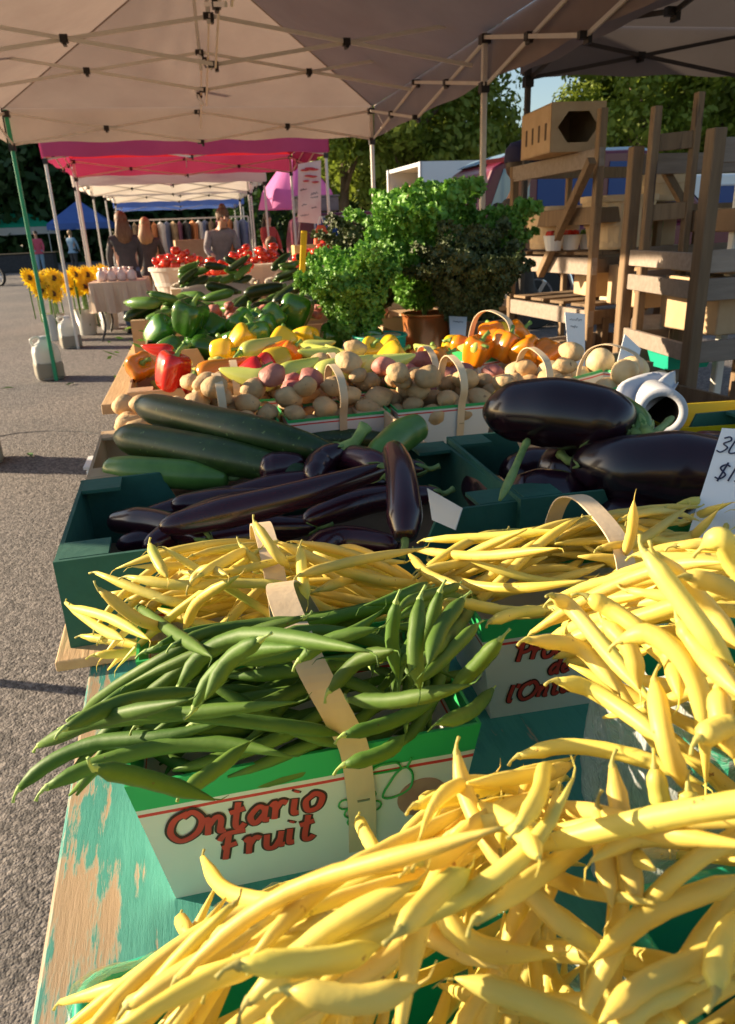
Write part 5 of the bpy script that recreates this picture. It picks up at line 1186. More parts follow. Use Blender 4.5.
# yellow sign holder
e = empty('sign_holder', atY(304,275,3.9)); tag(e, 'upright bright yellow sign holder among the zucchinis', 'sign'); bm = bmesh.new(); box(bm, (0,0,.08), (.030,.012,.26), Euler((0,.12,0))); box(bm, (.012,-.01,-.03), (.035,.012,.08), Euler((0,-.5,0))); bevel(mobj('holder', bm, M['yellowtub'], e), .003, 1)
bm = bmesh.new(); box(bm, (.005,-.012,.17), (.022,.004,.06), Euler((0,.12,0))); mobj('clip', bm, M['yellowtub'], e)
card('price_card', [atY(*q) for q in ((315,262,3.9),(330,264,3.9),(333,300,3.9),(322,300,3.9))], 'small cream card beside the yellow holder', scribble=[(.2,.2,.8,.02)])
# leafy tops hanging over the near edge of the crates
e = empty('leafy_tops', atY(131,335,3.2)); tag(e, 'green leafy tops hanging over the kraft crate edge', 'greens'); bm = bmesh.new(); rs = random.Random(4)
for k in range(46):
    p = Vector((rs.uniform(-.06,.06), rs.uniform(-.5,.3), rs.uniform(-.22,.02))); a = rs.uniform(0,6.28); L = rs.uniform(.012,.026); u = Vector((math.cos(a),math.sin(a),rs.uniform(-.6,.4)))*L; w = u.cross(Vector((rs.uniform(-1,1),rs.uniform(-1,1),1))).normalized()*L*.4
    bm.faces.new([bm.verts.new(q) for q in (p-u, p+w, p+u, p-w)])
mobj('foliage', bm, M['leafg'], e)

# ================================================================ people
def person(loc, rot, label, h=1.66, top='cl_dark', legs='cl_denim', hair='hairbrown', long_hair=True, lean=0, arms=((.18,-.1),(.18,-.1)), bun=False, crop=0, skirt=False):
    """arms: (forward reach, hand height offset) for the two arms"""
    e = empty('person', loc, (0,0,rot), h/1.7); tag(e, label, 'person'); ly, lz = math.sin(lean), math.cos(lean)
    def up(x, y, z):       # lean the upper body forward (towards -y) about the hips
        dz = z-.92; return Vector((x, y-dz*ly, .92+dz*lz)) if z > .92 else Vector((x,y,z))
    V, Rr, E = [], [], []
    def v(p, r, par=None):
        V.append(p); Rr.append(r)
        if par is not None: E.append((par, len(V)-1))
        return len(V)-1
    pel = v(up(0,0,.95), (.16,.11)); ab = v(up(0,0,1.12), (.135,.095), pel); ch = v(up(0,.01,1.30), (.165,.105), ab); nk = v(up(0,.01,1.43), (.07,.065), ch); n2 = v(up(0,-.005,1.50), (.052,.055), nk)
    h1 = v(up(0,-.015,1.58), (.075,.088), n2); h2 = v(up(0,-.015,1.66), (.072,.085), h1); aseg = []
    for s, (fw, hz) in zip((-1,1), arms):
        sh = v(up(s*.175,.01,1.37), (.055,.055), ch); el = v(up(s*.23,.02-fw*.5,1.12), (.042,.042), sh); wr = v(up(s*.20,-fw,.93+hz+fw*.4), (.028,.028), el); hd = v(up(s*.19,-fw-.07,.89+hz+fw*.4), (.035,.022), wr); aseg.append((sh,el,wr))
    lseg = []
    for s in (-1,1):
        hp_ = v(Vector((s*.09,0,.86)), (.092,.10), pel); kn = v(Vector((s*.10,-.01,.48)), (.058,.062), hp_); an = v(Vector((s*.10,.02,.09)), (.038,.042), kn); ft = v(Vector((s*.11,-.13,.035)), (.042,.03), an); lseg.append((hp_,kn,an))
    hem = v(Vector((0,0,.80)), (.155,.115), pel); waist = v(up(0,0,1.06), (.14,.10), pel)
    def skin(name, idx, edges, infl, m, par, cut=None):
        me = bpy.data.meshes.new(name); mp = {i:k for k, i in enumerate(idx)}
        me.from_pydata([V[i] for i in idx], [(mp[a],mp[b]) for a, b in edges if a in mp and b in mp], []); me.materials.append(m)
        o = bpy.data.objects.new(name, me); link(o, par); md = o.modifiers.new('body','SKIN'); sv = me.skin_vertices[0].data
        for k, i in enumerate(idx): sv[k].radius = (Rr[i][0]*infl+(.006 if infl > 1 else 0), Rr[i][1]*infl+(.006 if infl > 1 else 0)); sv[k].use_root = (k == 0)
        md.use_smooth_shade = True; subsurf(o, 2); return o
    skin('body', [i for i in range(len(V)) if i not in (hem, waist)], E, 1, M['skin'], e)
    skin('jacket', [pel,ab,ch,nk,hem]+[i for s in aseg for i in s], E, 1.14, M[top], e)
    skin('trousers', [pel,waist]+[i for s in lseg for i in s], E, 1.12, M[legs], e)
    c = up(0,-.01,1.64); bm = bmesh.new(); bmesh.ops.create_icosphere(bm, subdivisions=3, radius=1)
    for w in bm.verts:
        p = w.co.copy(); k = 1+.05*noise.noise(p*4)
        if p.y < -.25 and p.z < .35: k *= .72
        w.co = c+Vector((p.x*.092*k, (p.y*.105+.018)*k, p.z*.115*k+.01))
    ho = mobj('hair', bm, M[hair], e, smooth=True)
    if long_hair:
        bm = bmesh.new(); lathe(bm, [(.03,.07),(.085,.03),(.105,-.06),(.125,-.15),(.105,-.25),(.03,-.30)], 20, wob=lambda a, z: 1+.12*math.cos(7*a+z*20)*.5, sy=.55)
        for w in bm.verts: nz_ = noise.noise(w.co*22+Vector((loc[0]*9,0,0)))*.03; w.co = up(w.co.x*(1+nz_*4), w.co.y+.075+nz_, 1.60+w.co.z)
        mobj('hair_length', bm, M[hair], ho, smooth=True)
    if bun:
        bm = bmesh.new(); bmesh.ops.create_icosphere(bm, subdivisions=2, radius=.05)
        for w in bm.verts: w.co += up(0,.06,1.77)
        mobj('bun', bm, M[hair], ho, smooth=True)
    bm = bmesh.new(); tube(bm, [up(0,-.085,1.63), up(0,-.115,1.60), up(0,-.10,1.585)], [.010,.016,.012], 8); mobj('nose', bm, M['skin'], e, smooth=True)
    for s in (-1,1):
        bm = bmesh.new(); bmesh.ops.create_icosphere(bm, subdivisions=2, radius=.011)
        for w in bm.verts: w.co += up(s*.032,-.092,1.635)
        mobj('eye', bm, M['joint'], e, smooth=True)
    bm = bmesh.new(); tube(bm, [up(-.022,-.098,1.565), up(0,-.105,1.562), up(.022,-.098,1.565)], .005, 6); mobj('mouth', bm, M['print_red'], e, smooth=True)
    for s in (-1,1):
        bm = bmesh.new(); box(bm, (s*.105,-.06,.035), (.085,.25,.07)); subsurf(bevel(mobj('shoe', bm, M['joint'], e), .02, 2) , 1)
    return e
person((-.92,11.6,0), 3.4, 'woman with long wavy brown hair in a dark vest, back turned', 1.60, 'cl_dark','cl_denim','hairbrown')
person((-.66,12.8,0), 3.0, 'woman with fair hair and dark top beside the long haired one', 1.54, 'cl_dark','cl_tan','hairblond')
person((.36,11.5,0), .3, 'seller with hair bun in grey cardigan bending over her boxes', 1.70, 'cl_grey','cl_denim','hairbrown', long_hair=False, lean=.55, bun=True, arms=((.30,.0),(.32,.05)))
person((1.12,12.0,-.42), .5, 'smiling person low behind the tomatoes, tousled brown hair', 1.62, 'cl_dark','cl_denim','hairbrown', long_hair=False, lean=.2)
person((-6.6,37,0), .2, 'person in a pink top standing across the lot', 1.7, 'cl_pink','cl_blue','hairdark', long_hair=False)
person((-5.1,36.5,0), 2.6, 'person in pale blue walking beside the one in pink', 1.68, 'cl_blue','cl_dark','hairblond', long_hair=False)
person((-9.4,38,0), 1.0, 'person in purple top at the green tent stall', 1.7, 'cl_purple','cl_denim','hairdark', long_hair=False)
person((-8.2,33,0), -1.2, 'person in tan jacket near the motorcycle', 1.7, 'cl_tan','cl_dark','hairbrown', long_hair=False)
person((-6.9,28.6,0), -1.4, 'person in purple jacket beside the parked motorcycle', 1.72, 'cl_purple','cl_denim','hairdark', long_hair=False)
person((1.8,18.5,0), .6, 'person in a red top under the far canopies', 1.68, 'cl_red','cl_denim','hairdark')
person((.9,19.4,0), 2.6, 'person in white shirt under the far canopies', 1.7, 'cl_white','cl_denim','hairbrown', long_hair=False)
pv = person((2.18,5.15,0), 1.9, 'person in dark jacket and cap behind the kale and canopy pole', 1.72, 'cl_dark','cl_dark','hairdark', long_hair=False, lean=.10, arms=((.25,.1),(.25,.1)))
bm = bmesh.new(); lathe(bm, [(.118,0),(.118,.03),(.112,.08),(.08,.12),(.02,.135)], 24, c=(0,-.085,1.655), sy=1.08); capo = mobj('cap', bm, mat('dark blue cap', (.03,.03,.09), .8), pv, smooth=True)
bm = bmesh.new(); lathe(bm, [(.001,.0),(.09,.0),(.088,.012),(.001,.012)], 20, c=(0,-.19,1.655), sy=.9); mobj('brim', bm, mat('dark blue cap', (0,0,0)), capo, smooth=True)
# motorcycle
e = empty('motorcycle', (-6.75,27.6,0), (0,0,.9)); tag(e, 'dark motorcycle parked at the edge of the lot', 'motorcycle')
for y in (-.7,.7):
    bm = bmesh.new(); tube(bm, [(0,y+.27*math.cos(t),.31+.27*math.sin(t)) for t in [i*math.pi/12 for i in range(25)]], .05, 8, cap=False); wv = mobj('wheel', bm, M['black'], e, smooth=True)
    bm = bmesh.new()
    for k in range(6): a = k*math.pi/6; tube(bm, [(0,y-.25*math.cos(a),.31-.25*math.sin(a)),(0,y+.25*math.cos(a),.31+.25*math.sin(a))], .008, 5)
    mobj('spoke', bm, M['chrome'], wv)
bm = bmesh.new(); lathe(bm, [(.02,-.28),(.13,-.2),(.15,0),(.12,.2),(.03,.28)], 14, sx=.9); [setattr(v_, 'co', Vector((v_.co.x, v_.co.z-.1, v_.co.y+.78))) for v_ in bm.verts]; mobj('tank', bm, M['maroon'], e, smooth=True)
bm = bmesh.new(); box(bm, (0,.38,.76), (.24,.6,.09)); bevel(mobj('seat', bm, M['black'], e), .03, 3); bm = bmesh.new(); box(bm, (0,0,.45), (.26,.42,.36)); bevel(mobj('engine', bm, M['blacksteel'], e), .04, 2)
for s in (-1,1): bm = bmesh.new(); tube(bm, [(s*.09,-.70,.31),(s*.09,-.42,.98)], .022, 8); mobj('fork', bm, M['chrome'], e)
bm = bmesh.new(); tube(bm, spline([(-.36,-.28,1.05),(-.12,-.40,1.0),(.12,-.40,1.0),(.36,-.28,1.05)], 12), .014, 8); mobj('handlebar', bm, M['chrome'], e); bm = bmesh.new(); lathe(bm, [(.02,0),(.09,.03),(.10,.10)], 16); [setattr(v_, 'co', Vector((v_.co.x, -.46-v_.co.z+.08, v_.co.y+.88))) for v_ in bm.verts]; mobj('headlight', bm, M['chrome'], e)

# ================================================================ mid-distance stalls
e = empty('covered_table', (-1.02,11.35,0)); tag(e, 'table under a tan paper cover with bags of fruit on it', 'table')
bm = bmesh.new(); box(bm, (0,0,.74), (.70,1.2,.03)); mobj('table_top', bm, M['ply'], e)
bm = bmesh.new(); P = []; loop = [(-.36,-.62),(.36,-.62),(.36,.62),(-.36,.62)]; ring = []
for k in range(4):
    a, b_ = Vector((*loop[k],0)), Vector((*loop[(k+1)%4],0)); nn = (b_-a).cross(Vector((0,0,1))).normalized()
    for i in range(12): t = i/12; ring.append((a.lerp(b_, t), nn*(.03*math.sin(i*1.8)+.02)))
T_ = [bm.verts.new(p+Vector((0,0,.765))) for p, n_ in ring]; B_ = [bm.verts.new(p+n_*1.4+Vector((0,0,.38+.015*math.sin(i)))) for i, (p, n_) in enumerate(ring)]
for j in range(len(ring)): bm.faces.new((T_[j], T_[(j+1)%48], B_[(j+1)%48], B_[j]))
bm.faces.new(T_); mobj('table_cover', bm, M['tcloth'], e)
for sx in (-1,1):
    for sy in (-1,1): bm = bmesh.new(); tube(bm, spline([(sx*.28,sy*.35,.72),(sx*.28,sy*.38,.45),(sx*.24,sy*.50,.2),(sx*.30,sy*.58,0)], 10), .016, 6); mobj('leg', bm, M['blacksteel'], e)
for k in range(7):
    e = empty('fruit_bag', (-1.22+.13*(k%4)+.03*(k//4),10.95+.28*(k//4),.768)); tag(e, 'small clear bag of pinkish fruit on the paper covered table', 'bag', 'bags on the paper covered table')
    bm = bmesh.new(); lathe(bm, [(.05,0),(.065,.03),(.06,.10),(.02,.145),(.035,.17)], 14, wob=lambda a, z: 1+.1*math.cos(5*a+z*40)); mobj('bag_body', bm, mat('fruit seen through bag', (.72,.50,.44), .35, (.80,.70,.66), 25), e, smooth=True)
    bm = bmesh.new(); tube(bm, [(.02*math.cos(t),.02*math.sin(t),.145) for t in [i*math.pi/5 for i in range(11)]], .005, 5, cap=False); mobj('tie', bm, M['print_red'], e)
def sunflower(loc, az, tilt, s):
    e = empty('sunflower', loc, (0,0,az), s); bm = bmesh.new()
    for ring_, n_, L, z in ((0,17,.085,0),(1,15,.07,.006)):
        for k in range(n_):
            a = 2*math.pi*(k+.5*ring_)/n_; c, s_ = math.cos(a), math.sin(a); v = []
            for r_, w_ in ((.026,.008),(.03+L*.5,.016),(.035+L,.001)): v += [(Vector((c*r_-s_*w_, s_*r_+c*w_, z+.012*math.sin(r_*60+k))), Vector((c*r_+s_*w_, s_*r_-c*w_, z+.012*math.sin(r_*60+k))))]
            vv = [[bm.verts.new(q) for q in p] for p in v]
            for a_, b_ in zip(vv, vv[1:]): bm.faces.new((a_[0], b_[0], b_[1], a_[1]))
    rot = Matrix.Rotation(tilt, 3, 'X')
    for v in bm.verts: v.co = rot@v.co
    mobj('petal_ring', bm, M['sunpet'], e)
    bm = bmesh.new(); lathe(bm, [(.030,-.005),(.032,.010),(.020,.020),(.001,.016)], 18)
    for v in bm.verts: v.co = rot@v.co
    mobj('flower_disc', bm, M['sundisc'], e, smooth=True); bm = bmesh.new(); tube(bm, [rot@Vector((0,0,-.01)), Vector((0,.03,-.12)), Vector((0,.02,-.42))], [.007,.007,.007], 6); mobj('stem', bm, M['leafg'], e); return e
for bi, (x, y) in enumerate(((-1.98,11.3),(-1.62,11.75),(-1.36,12.3))):
    pail('flower_bucket', (x,y,0), .15, .36, M['jug'], ['white bucket of sunflowers beside the canopy leg', 'white bucket of sunflowers in the middle', 'white bucket of sunflowers beside the covered table'][bi], cat='bucket')
    for k in range(13):
        a = k*2.4+bi; r_ = .05+.19*(k/13); tag(sunflower((x+r_*math.cos(a), y+r_*math.sin(a), .74+.11*math.sin(k*1.7)), math.atan2(math.cos(a), -math.sin(a))*.25+.1*k, 1.05-.25*math.sin(k), 1.28), ['sunflower in the bucket beside the canopy leg', 'sunflower in the middle bucket', 'sunflower in the bucket beside the covered table'][bi], 'flower', f'sunflowers in bucket {["one","two","three"][bi]}')
carton((.0,12.4,.78), .1, (.50,.4,.46), 'upper tall kraft carton beside the bending seller', scrib=False); carton((.0,12.4,.30), .1, (.50,.4,.475), 'lower tall kraft carton beside the bending seller', scrib=False); carton((.0,12.4,0), .1, (.5,.4,.295), 'bottom kraft carton under the tall pair', scrib=False)
boards_table('market_table', -.35,2.2,8.3,10.0, .78, .03, M['ply'], 'low stall table in front of the seller')
for k in range(3): carton((1.35+.36*k,9.5,.78), .1*k, (.30,.28,.36-.06*k), ['golden kraft carton beside the smiling person', 'kraft carton next to the golden one', 'small kraft carton under the banner'][k], scrib=False, m=mat('golden kraft', (.60,.38,.15), .8) if k == 0 else None)
for k in range(4): 
    p = bushel((.0+.42*k,8.9,.78), .19, .20, ['bushel at the aisle end of the low stall','second bushel of the low stall','third bushel of the low stall','fourth bushel of the low stall'][k]); 
# hanging banner of the berry stall
bc = [atY(*q) for q in ((298,164,10.1),(321,160,10.1),(321,224,10.1),(298,222,10.1))]
ob = card('hanging_sheet', bc, 'pinkish paper banner hanging from the magenta canopy corner', cat='banner', m=mat('pink faded banner', (.66,.42,.42), .7, (.76,.62,.60), 4), scribble=[(.45,.1,.4,.02),(.55,.55,.9,.02),(.62,.55,.9,.015),(.72,.15,.4,.02),(.80,.6,.85,.015),(.90,.1,.5,.015)])
bm = bmesh.new(); c = sum(bc, Vector())/4; X = (bc[1]-bc[0]).normalized()
for k, (fx, fy, r_) in enumerate(((.3,.12,.05),(.5,.10,.055),(.7,.13,.05),(.45,.22,.045),(.65,.24,.045),(.35,.30,.035),(.75,.33,.04))):
    p = bc[0].lerp(bc[1], fx).lerp(bc[3].lerp(bc[2], fx), fy)-c; lathe(bm, [(.001,-.012),(r_*.7,-.01),(r_*1.3,0),(r_*.7,.01),(.001,.012)], 10, c=(p.x, p.y-.012, p.z), sy=.2, cap=False)
mobj('berry_print', bm, mat('red berry print', (.55,.05,.07), .6), ob)
e = empty('orange_apron', atY(321,225,9.6)); tag(e, 'orange red apron hanging by the canopy leg', 'apron'); bm = bmesh.new(); lathe(bm, [(.04,0),(.08,-.1),(.10,-.35),(.085,-.42)], 14, sy=.4, wob=lambda a, z: 1+.15*math.cos(4*a)); mobj('apron_cloth', bm, mat('orange red cloth', (.80,.10,.02), .7), e, smooth=True); bm = bmesh.new(); tube(bm, spline([(-.04,0,0),(0,0,.10),(.04,0,0)], 8), .008, 5); mobj('strap', bm, M['steel'], e)
# clothes rail far down the row
e = empty('clothes_rail', (.0,16.4,0)); tag(e, 'metal clothes rail at the back of the row', 'clothes rail'); bm = bmesh.new(); bar(bm, (-1.4,0,1.62), (1.2,0,1.62), .03); mobj('rail', bm, M['steel'], e)
for sx in (-1.4,1.2): bm = bmesh.new(); bar(bm, (sx,0,0), (sx,0,1.62), .03); mobj('leg', bm, M['steel'], e)
cm = [mat(f'garment cloth {n_}', c, .85, c2, 6) for n_, c, c2 in (('white',(.65,.62,.60),(.5,.48,.5)),('blue',(.12,.16,.30),(.2,.25,.4)),('floral',(.5,.35,.2),(.1,.08,.06)),('plum',(.25,.08,.14),(.1,.05,.08)),('black',(.03,.03,.035),(.06,.06,.07)),('orange',(.6,.25,.1),(.45,.15,.06)))]
cn = ['white','blue','floral','plum','black','orange']
for k in range(20):
    e = empty('garment', (-1.3+.125*k,16.4+rs.uniform(-.02,.02),1.58), (0,0,rs.uniform(-.5,.5))); L = rs.uniform(.6,.9); tag(e, f'{cn[k%6]} garment hanging on the clothes rail', 'garment', f'{cn[k%6]} garments on the rail')
    bm = bmesh.new(); lathe(bm, [(.02,0),(.20,-.07),(.17,-.3),(.20,-L)], 18, sx=.28, wob=lambda a, z: 1+.1*math.cos(6*a)); mobj('cloth', bm, cm[k%6], e, smooth=True); bm = bmesh.new(); tube(bm, [(0,0,-.01),(0,0,.05)], .004, 5); mobj('hanger', bm, M['steel'], e)
# stalls under the far tents
for k, (x, y, m_, lb) in enumerate(((-14.6,45.5,'cl_grey','grey draped counter under the green tent'),(-7.6,39.2,'cl_dark','dark draped counter under the blue tent'),(-11,41,'whitefab','white counter between the green and blue tents'))):
    e = empty('stall_counter', (x,y,0)); tag(e, lb, 'counter'); bm = bmesh.new(); box(bm, (0,0,.4), (2.6,.8,.8)); bevel(mobj('counter_cloth', bm, M[m_], e), .05, 2); bm = bmesh.new(); box(bm, (0,0,.83), (2.8,.95,.03)); mobj('counter_top', bm, M['ply'], e)
# ================================================================ vehicles
def extr(bm, prof, y0, y1, inset=0):
    """side profile (x,z) extruded from y0 to y1"""
    f = [bm.verts.new((x,y0,z)) for x, z in prof]; g = [bm.verts.new((x,y1,z)) for x, z in prof]; bm.faces.new(f); bm.faces.new(g[::-1])
    for j in range(len(prof)): bm.faces.new((f[j], g[j], g[(j+1)%len(prof)], f[(j+1)%len(prof)]))
    bmesh.ops.recalc_face_normals(bm, faces=bm.faces)
def wheel(e, x, y, r=.40, wd=.24):
    bm = bmesh.new(); lathe(bm, [(r*.6,-wd/2),(r*.95,-wd/2),(r,-wd*.35),(r,wd*.35),(r*.95,wd/2),(r*.6,wd/2)], 32)
    for v in bm.verts: v.co = Vector((v.co.x+x, v.co.z+y, v.co.y+r))
    w = mobj('wheel', bm, M['black'], e, smooth=False); bm = bmesh.new(); lathe(bm, [(r*.58,-wd*.54),(r*.52,-wd*.5),(r*.2,-wd*.42),(r*.12,-wd*.5),(.001,-wd*.5)], 24, cap=False)
    for v in bm.verts: v.co = Vector((v.co.x+x, v.co.z+y, v.co.y+r))
    mobj('rim', bm, M['chrome'], w, smooth=True)
    for k in range(6):
        a = k*math.pi/3; bm = bmesh.new(); bar(bm, (x+r*.1*math.cos(a), y-wd*.5, r+r*.1*math.sin(a)), (x+r*.55*math.cos(a), y-wd*.52, r+r*.55*math.sin(a)), .03, .05); mobj('spoke', bm, M['chrome'], w)
e = empty('parked_car', (atY(455,200,10).x-.3,10.0,0), (0,0,-.02)); tag(e, 'big maroon car with windows coloured blue as reflected sky parked behind the wooden racks', 'car')
def arch(cx_, r, n=12): return [(cx_-r*math.cos(math.pi*i/n), .42+r*math.sin(math.pi*i/n)*1.0) for i in range(n+1)]
prof = [(0,.45)]+[(x, z) for x, z in arch(1.05,.48)]+[(2.5,.36)]+[(x, z) for x, z in arch(4.15,.48)]+[(5.15,.45),(5.22,.75),(5.15,1.02),(4.9,1.10),(3.55,1.20),(0,1.24)]
bm = bmesh.new(); extr(bm, prof, -.95, .95); bevel(mobj('body', bm, M['maroon'], e), .03, 2)
cab = [(.22,1.235),(.50,1.92),(.75,2.06),(2.45,2.08),(2.70,2.02),(3.62,1.19)]
bm = bmesh.new(); extr(bm, cab, -.82, .82); bevel(mobj('cab', bm, M['maroon'], e), .04, 2)
for pr, nm, gm in (([(.42,1.30),(.64,1.90),(.98,1.93),(.98,1.30)],'quarter_window','glassb'),([(1.08,1.30),(1.08,1.94),(1.92,1.95),(1.92,1.30)],'rear_window','glassd'),([(2.02,1.30),(2.02,1.95),(2.58,1.94),(3.30,1.30)],'front_window','glassd')):
    for s in (-1,1): bm = bmesh.new(); extr(bm, pr, s*.822, s*.832); mobj(nm, bm, M[gm], e)
bm = bmesh.new(); a = [bm.verts.new(p) for p in ((3.56,-.74,1.24),(3.56,.74,1.24),(2.74,.70,1.98),(2.74,-.70,1.98))]; bm.faces.new(a); bmesh.ops.translate(bm, vec=(.035,0,.03), verts=bm.verts); mobj('windscreen', bm, M['glassb'], e)
for x in (1.05,4.15):
    for s in (-1,1): wheel(e, x, s*.86)
    bm = bmesh.new(); tube(bm, [(x-.50*math.cos(math.pi*i/14),-.965,.42+.50*math.sin(math.pi*i/14)) for i in range(15)], .03, 8); mobj('arch_trim', bm, M['chrome'], e, smooth=True)
bm = bmesh.new(); bar(bm, (1.6,-.965,.62), (3.6,-.965,.62), .03, .05); mobj('side_trim', bm, M['chrome'], e); bm = bmesh.new(); bar(bm, (1.6,-.98,.40), (3.6,-.98,.40), .06, .05); mobj('running_board', bm, M['chrome'], e)
bm = bmesh.new(); extr(bm, [(.56,2.0),(.78,2.095),(2.45,2.115),(2.68,2.06)], -.74, .74); mobj('roof', bm, mat('painted sky reflection on roof', (.35,.55,.78), .3, coat=.6), e)  # pale blue sky reflection painted on as a separate layer over the maroon roof
bm = bmesh.new(); bar(bm, (.35,-.83,1.97), (.95,-.83,2.03), .02, .05); mobj('red_stripe', bm, M['print_red'], e)
for s in (-1,1): bm = bmesh.new(); box(bm, (5.17,s*.72,.88), (.12,.36,.18)); bevel(mobj('headlight', bm, M['glassb'], e), .03, 2)
bm = bmesh.new(); box(bm, (5.25,0,.55), (.16,1.9,.2)); bevel(mobj('bumper', bm, M['chrome'], e), .04, 2)
bm = bmesh.new(); box(bm, (3.1,-1.02,1.30), (.10,.16,.16)); bevel(mobj('wing_mirror', bm, M['black'], e), .03, 2)
for x in (.88,1.98): bm = bmesh.new(); bar(bm, (x,-.953,.55), (x,-.953,1.2), .008, .004); mobj('door_seam', bm, M['black'], e)
def van(name, loc, rot, L, W, Hh, label, m, windows=(), openback=False, z0=.45, stripe=None):
    e = empty(name, loc, (0,0,rot)); tag(e, label, 'trailer' if 'trailer' in name or 'camper' in name else 'van'); bm = bmesh.new()
    if openback:
        for c, s in (((L/2,0,z0+.03),(L,W,.06)),((L/2,0,z0+Hh-.03),(L,W,.06)),((L/2,-W/2+.03,z0+Hh/2),(L,.06,Hh-.12)),((L/2,W/2-.03,z0+Hh/2),(L,.06,Hh-.12)),((L-.03,0,z0+Hh/2),(.06,W-.12,Hh-.12))): box(bm, c, s)
        mobj('body', bm, m, e); bm = bmesh.new(); box(bm, (.35,0,z0+Hh*.45), (.5,W-.14,Hh*.75)); mobj('load', bm, M['ply'], e)
        for s in (-1,1): bm = bmesh.new(); box(bm, (-.01,s*(W/2-.04),z0+Hh/2), (.04,.08,Hh)); mobj('door_frame', bm, M['paper'], e)
    else:
        pr = [(0,z0),(L,z0),(L,z0+Hh*.6),(L-.12,z0+Hh*.93),(L-.35,z0+Hh),(.3,z0+Hh),(.08,z0+Hh*.92),(0,z0+Hh*.6)]; extr(bm, pr, -W/2, W/2); bevel(mobj('body', bm, m, e), .05, 2)
    for x, z, w, h in windows: bm = bmesh.new(); box(bm, (x,-W/2-.005,z), (w,.02,h)); f = mobj('window', bm, M['glassd'], e); bm = bmesh.new(); [bar(bm, (x+a,-W/2-.01,z+b), (x+c,-W/2-.01,z+d), .03) for a, b, c, d in ((-w/2,-h/2,w/2,-h/2),(w/2,-h/2,w/2,h/2),(w/2,h/2,-w/2,h/2),(-w/2,h/2,-w/2,-h/2))]; mobj('frame', bm, M['paper'], f)
    for x in (L*.25,L*.75):
        for s in (-1,1): wheel(e, x, s*(W/2-.12), .34, .2)
    if stripe: bm = bmesh.new(); bar(bm, (0,-W/2-.01,stripe), (L,-W/2-.01,stripe), .02, .12); mobj('stripe', bm, M['print_red'], e)
    return e
van('cargo_trailer', (3.85,14.0,0), .05, 2.2, 1.9, 1.85, 'white box trailer with open end behind the kale', M['vwhite'], openback=True)
van('camper', (7.9,14.5,0), .0, 3.4, 2.0, 1.55, 'pale camper with framed window behind the truck windscreen', M['vwhite'], windows=((.9,1.6,.6,.4),(2.2,1.6,.6,.4)))
van('parked_van', (1.95,15.6,0), .0, 2.4, 1.8, 1.25, 'dark maroon van beyond the banner', M['maroon'], windows=((.7,1.35,.7,.35),(1.6,1.35,.6,.35)), z0=.35)
e = empty('tool_box', (2.05,15.4,1.62)); tag(e, 'grey box on the roof of the maroon van', 'box'); bm = bmesh.new(); box(bm, (.4,0,.14), (.8,.6,.26)); bevel(mobj('box_body', bm, M['cl_grey'], e), .02, 2); bm = bmesh.new(); box(bm, (.4,0,.285), (.84,.64,.03)); mobj('lid', bm, M['cl_grey'], e)
# ================================================================ trees
def crown_mesh(seed, n, R_, Hh, leaf):
    rs_ = random.Random(seed); bm = bmesh.new(); cl = []
    for k in range(46):
        a = rs_.random()*6.28; u = rs_.random(); z = rs_.uniform(-.85,1); rr = math.sqrt(max(0,1-z*z))*(.35+.65*math.sqrt(u)); cl.append((Vector((rr*math.cos(a)*R_, rr*math.sin(a)*R_, z*Hh)), rs_.uniform(.20,.36)*R_))
    for k in range(n):
        c, r_ = rs_.choice(cl); d = Vector((rs_.gauss(0,1), rs_.gauss(0,1), rs_.gauss(0,1))).normalized(); p = c+d*r_*(rs_.uniform(.55,1.05)); L = leaf*rs_.uniform(.6,1.4)
        u_ = (d.orthogonal().normalized()*math.cos(k)+d.cross(d.orthogonal()).normalized()*math.sin(k)+d*rs_.uniform(-.6,.6)).normalized()*L; w = u_.cross(d+Vector((rs_.uniform(-.7,.7),rs_.uniform(-.7,.7),.3))).normalized()*L*.55
        bm.faces.new([bm.verts.new(q) for q in (p-u_, p-u_*.1+w, p+u_, p-u_*.1-w)])
    return bm
def tree_src(kind, seed, R_, Hh, n=15000, leaf=.10):
    me = bpy.data.meshes.new('crown'); bm = crown_mesh(seed, n, R_, Hh, leaf); bm.to_mesh(me); bm.free(); me.materials.append(M[kind]); return me
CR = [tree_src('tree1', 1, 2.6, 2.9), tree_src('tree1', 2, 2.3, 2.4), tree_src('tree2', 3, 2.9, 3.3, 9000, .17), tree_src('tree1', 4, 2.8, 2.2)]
TR = None
bm = bmesh.new(); tube(bm, spline([(0,0,-.1),(.05,0,1.5),(-.05,.05,3),(.1,0,4.6)], 9), [.26,.2,.18,.17,.15,.13,.11,.09,.05], 10)
for k in range(7): a = k*2.1; z = 2.0+.35*k; tube(bm, spline([(0,0,z),(.6*math.cos(a),.6*math.sin(a),z+.6),(1.4*math.cos(a),1.4*math.sin(a),z+1.2)], 5), [.09,.075,.06,.04,.02], 6)
TR = bpy.data.meshes.new('trunk'); bm.to_mesh(TR); bm.free(); TR.materials.append(M['bark'])
def tree(x, y, k, s, label, group=None, rz=0):
    e = empty('broadleaf_tree', (x,y,0), (0,0,rz), s); tag(e, label, 'tree', group); o = bpy.data.objects.new('trunk', TR); link(o, e); o = bpy.data.objects.new('crown', CR[k]); link(o, e); o.location = (0,0,4.4); return e
rs = random.Random(12)
gR = 'sunlit trees behind the parked vehicles'; gL = 'dark trees beyond the tents'
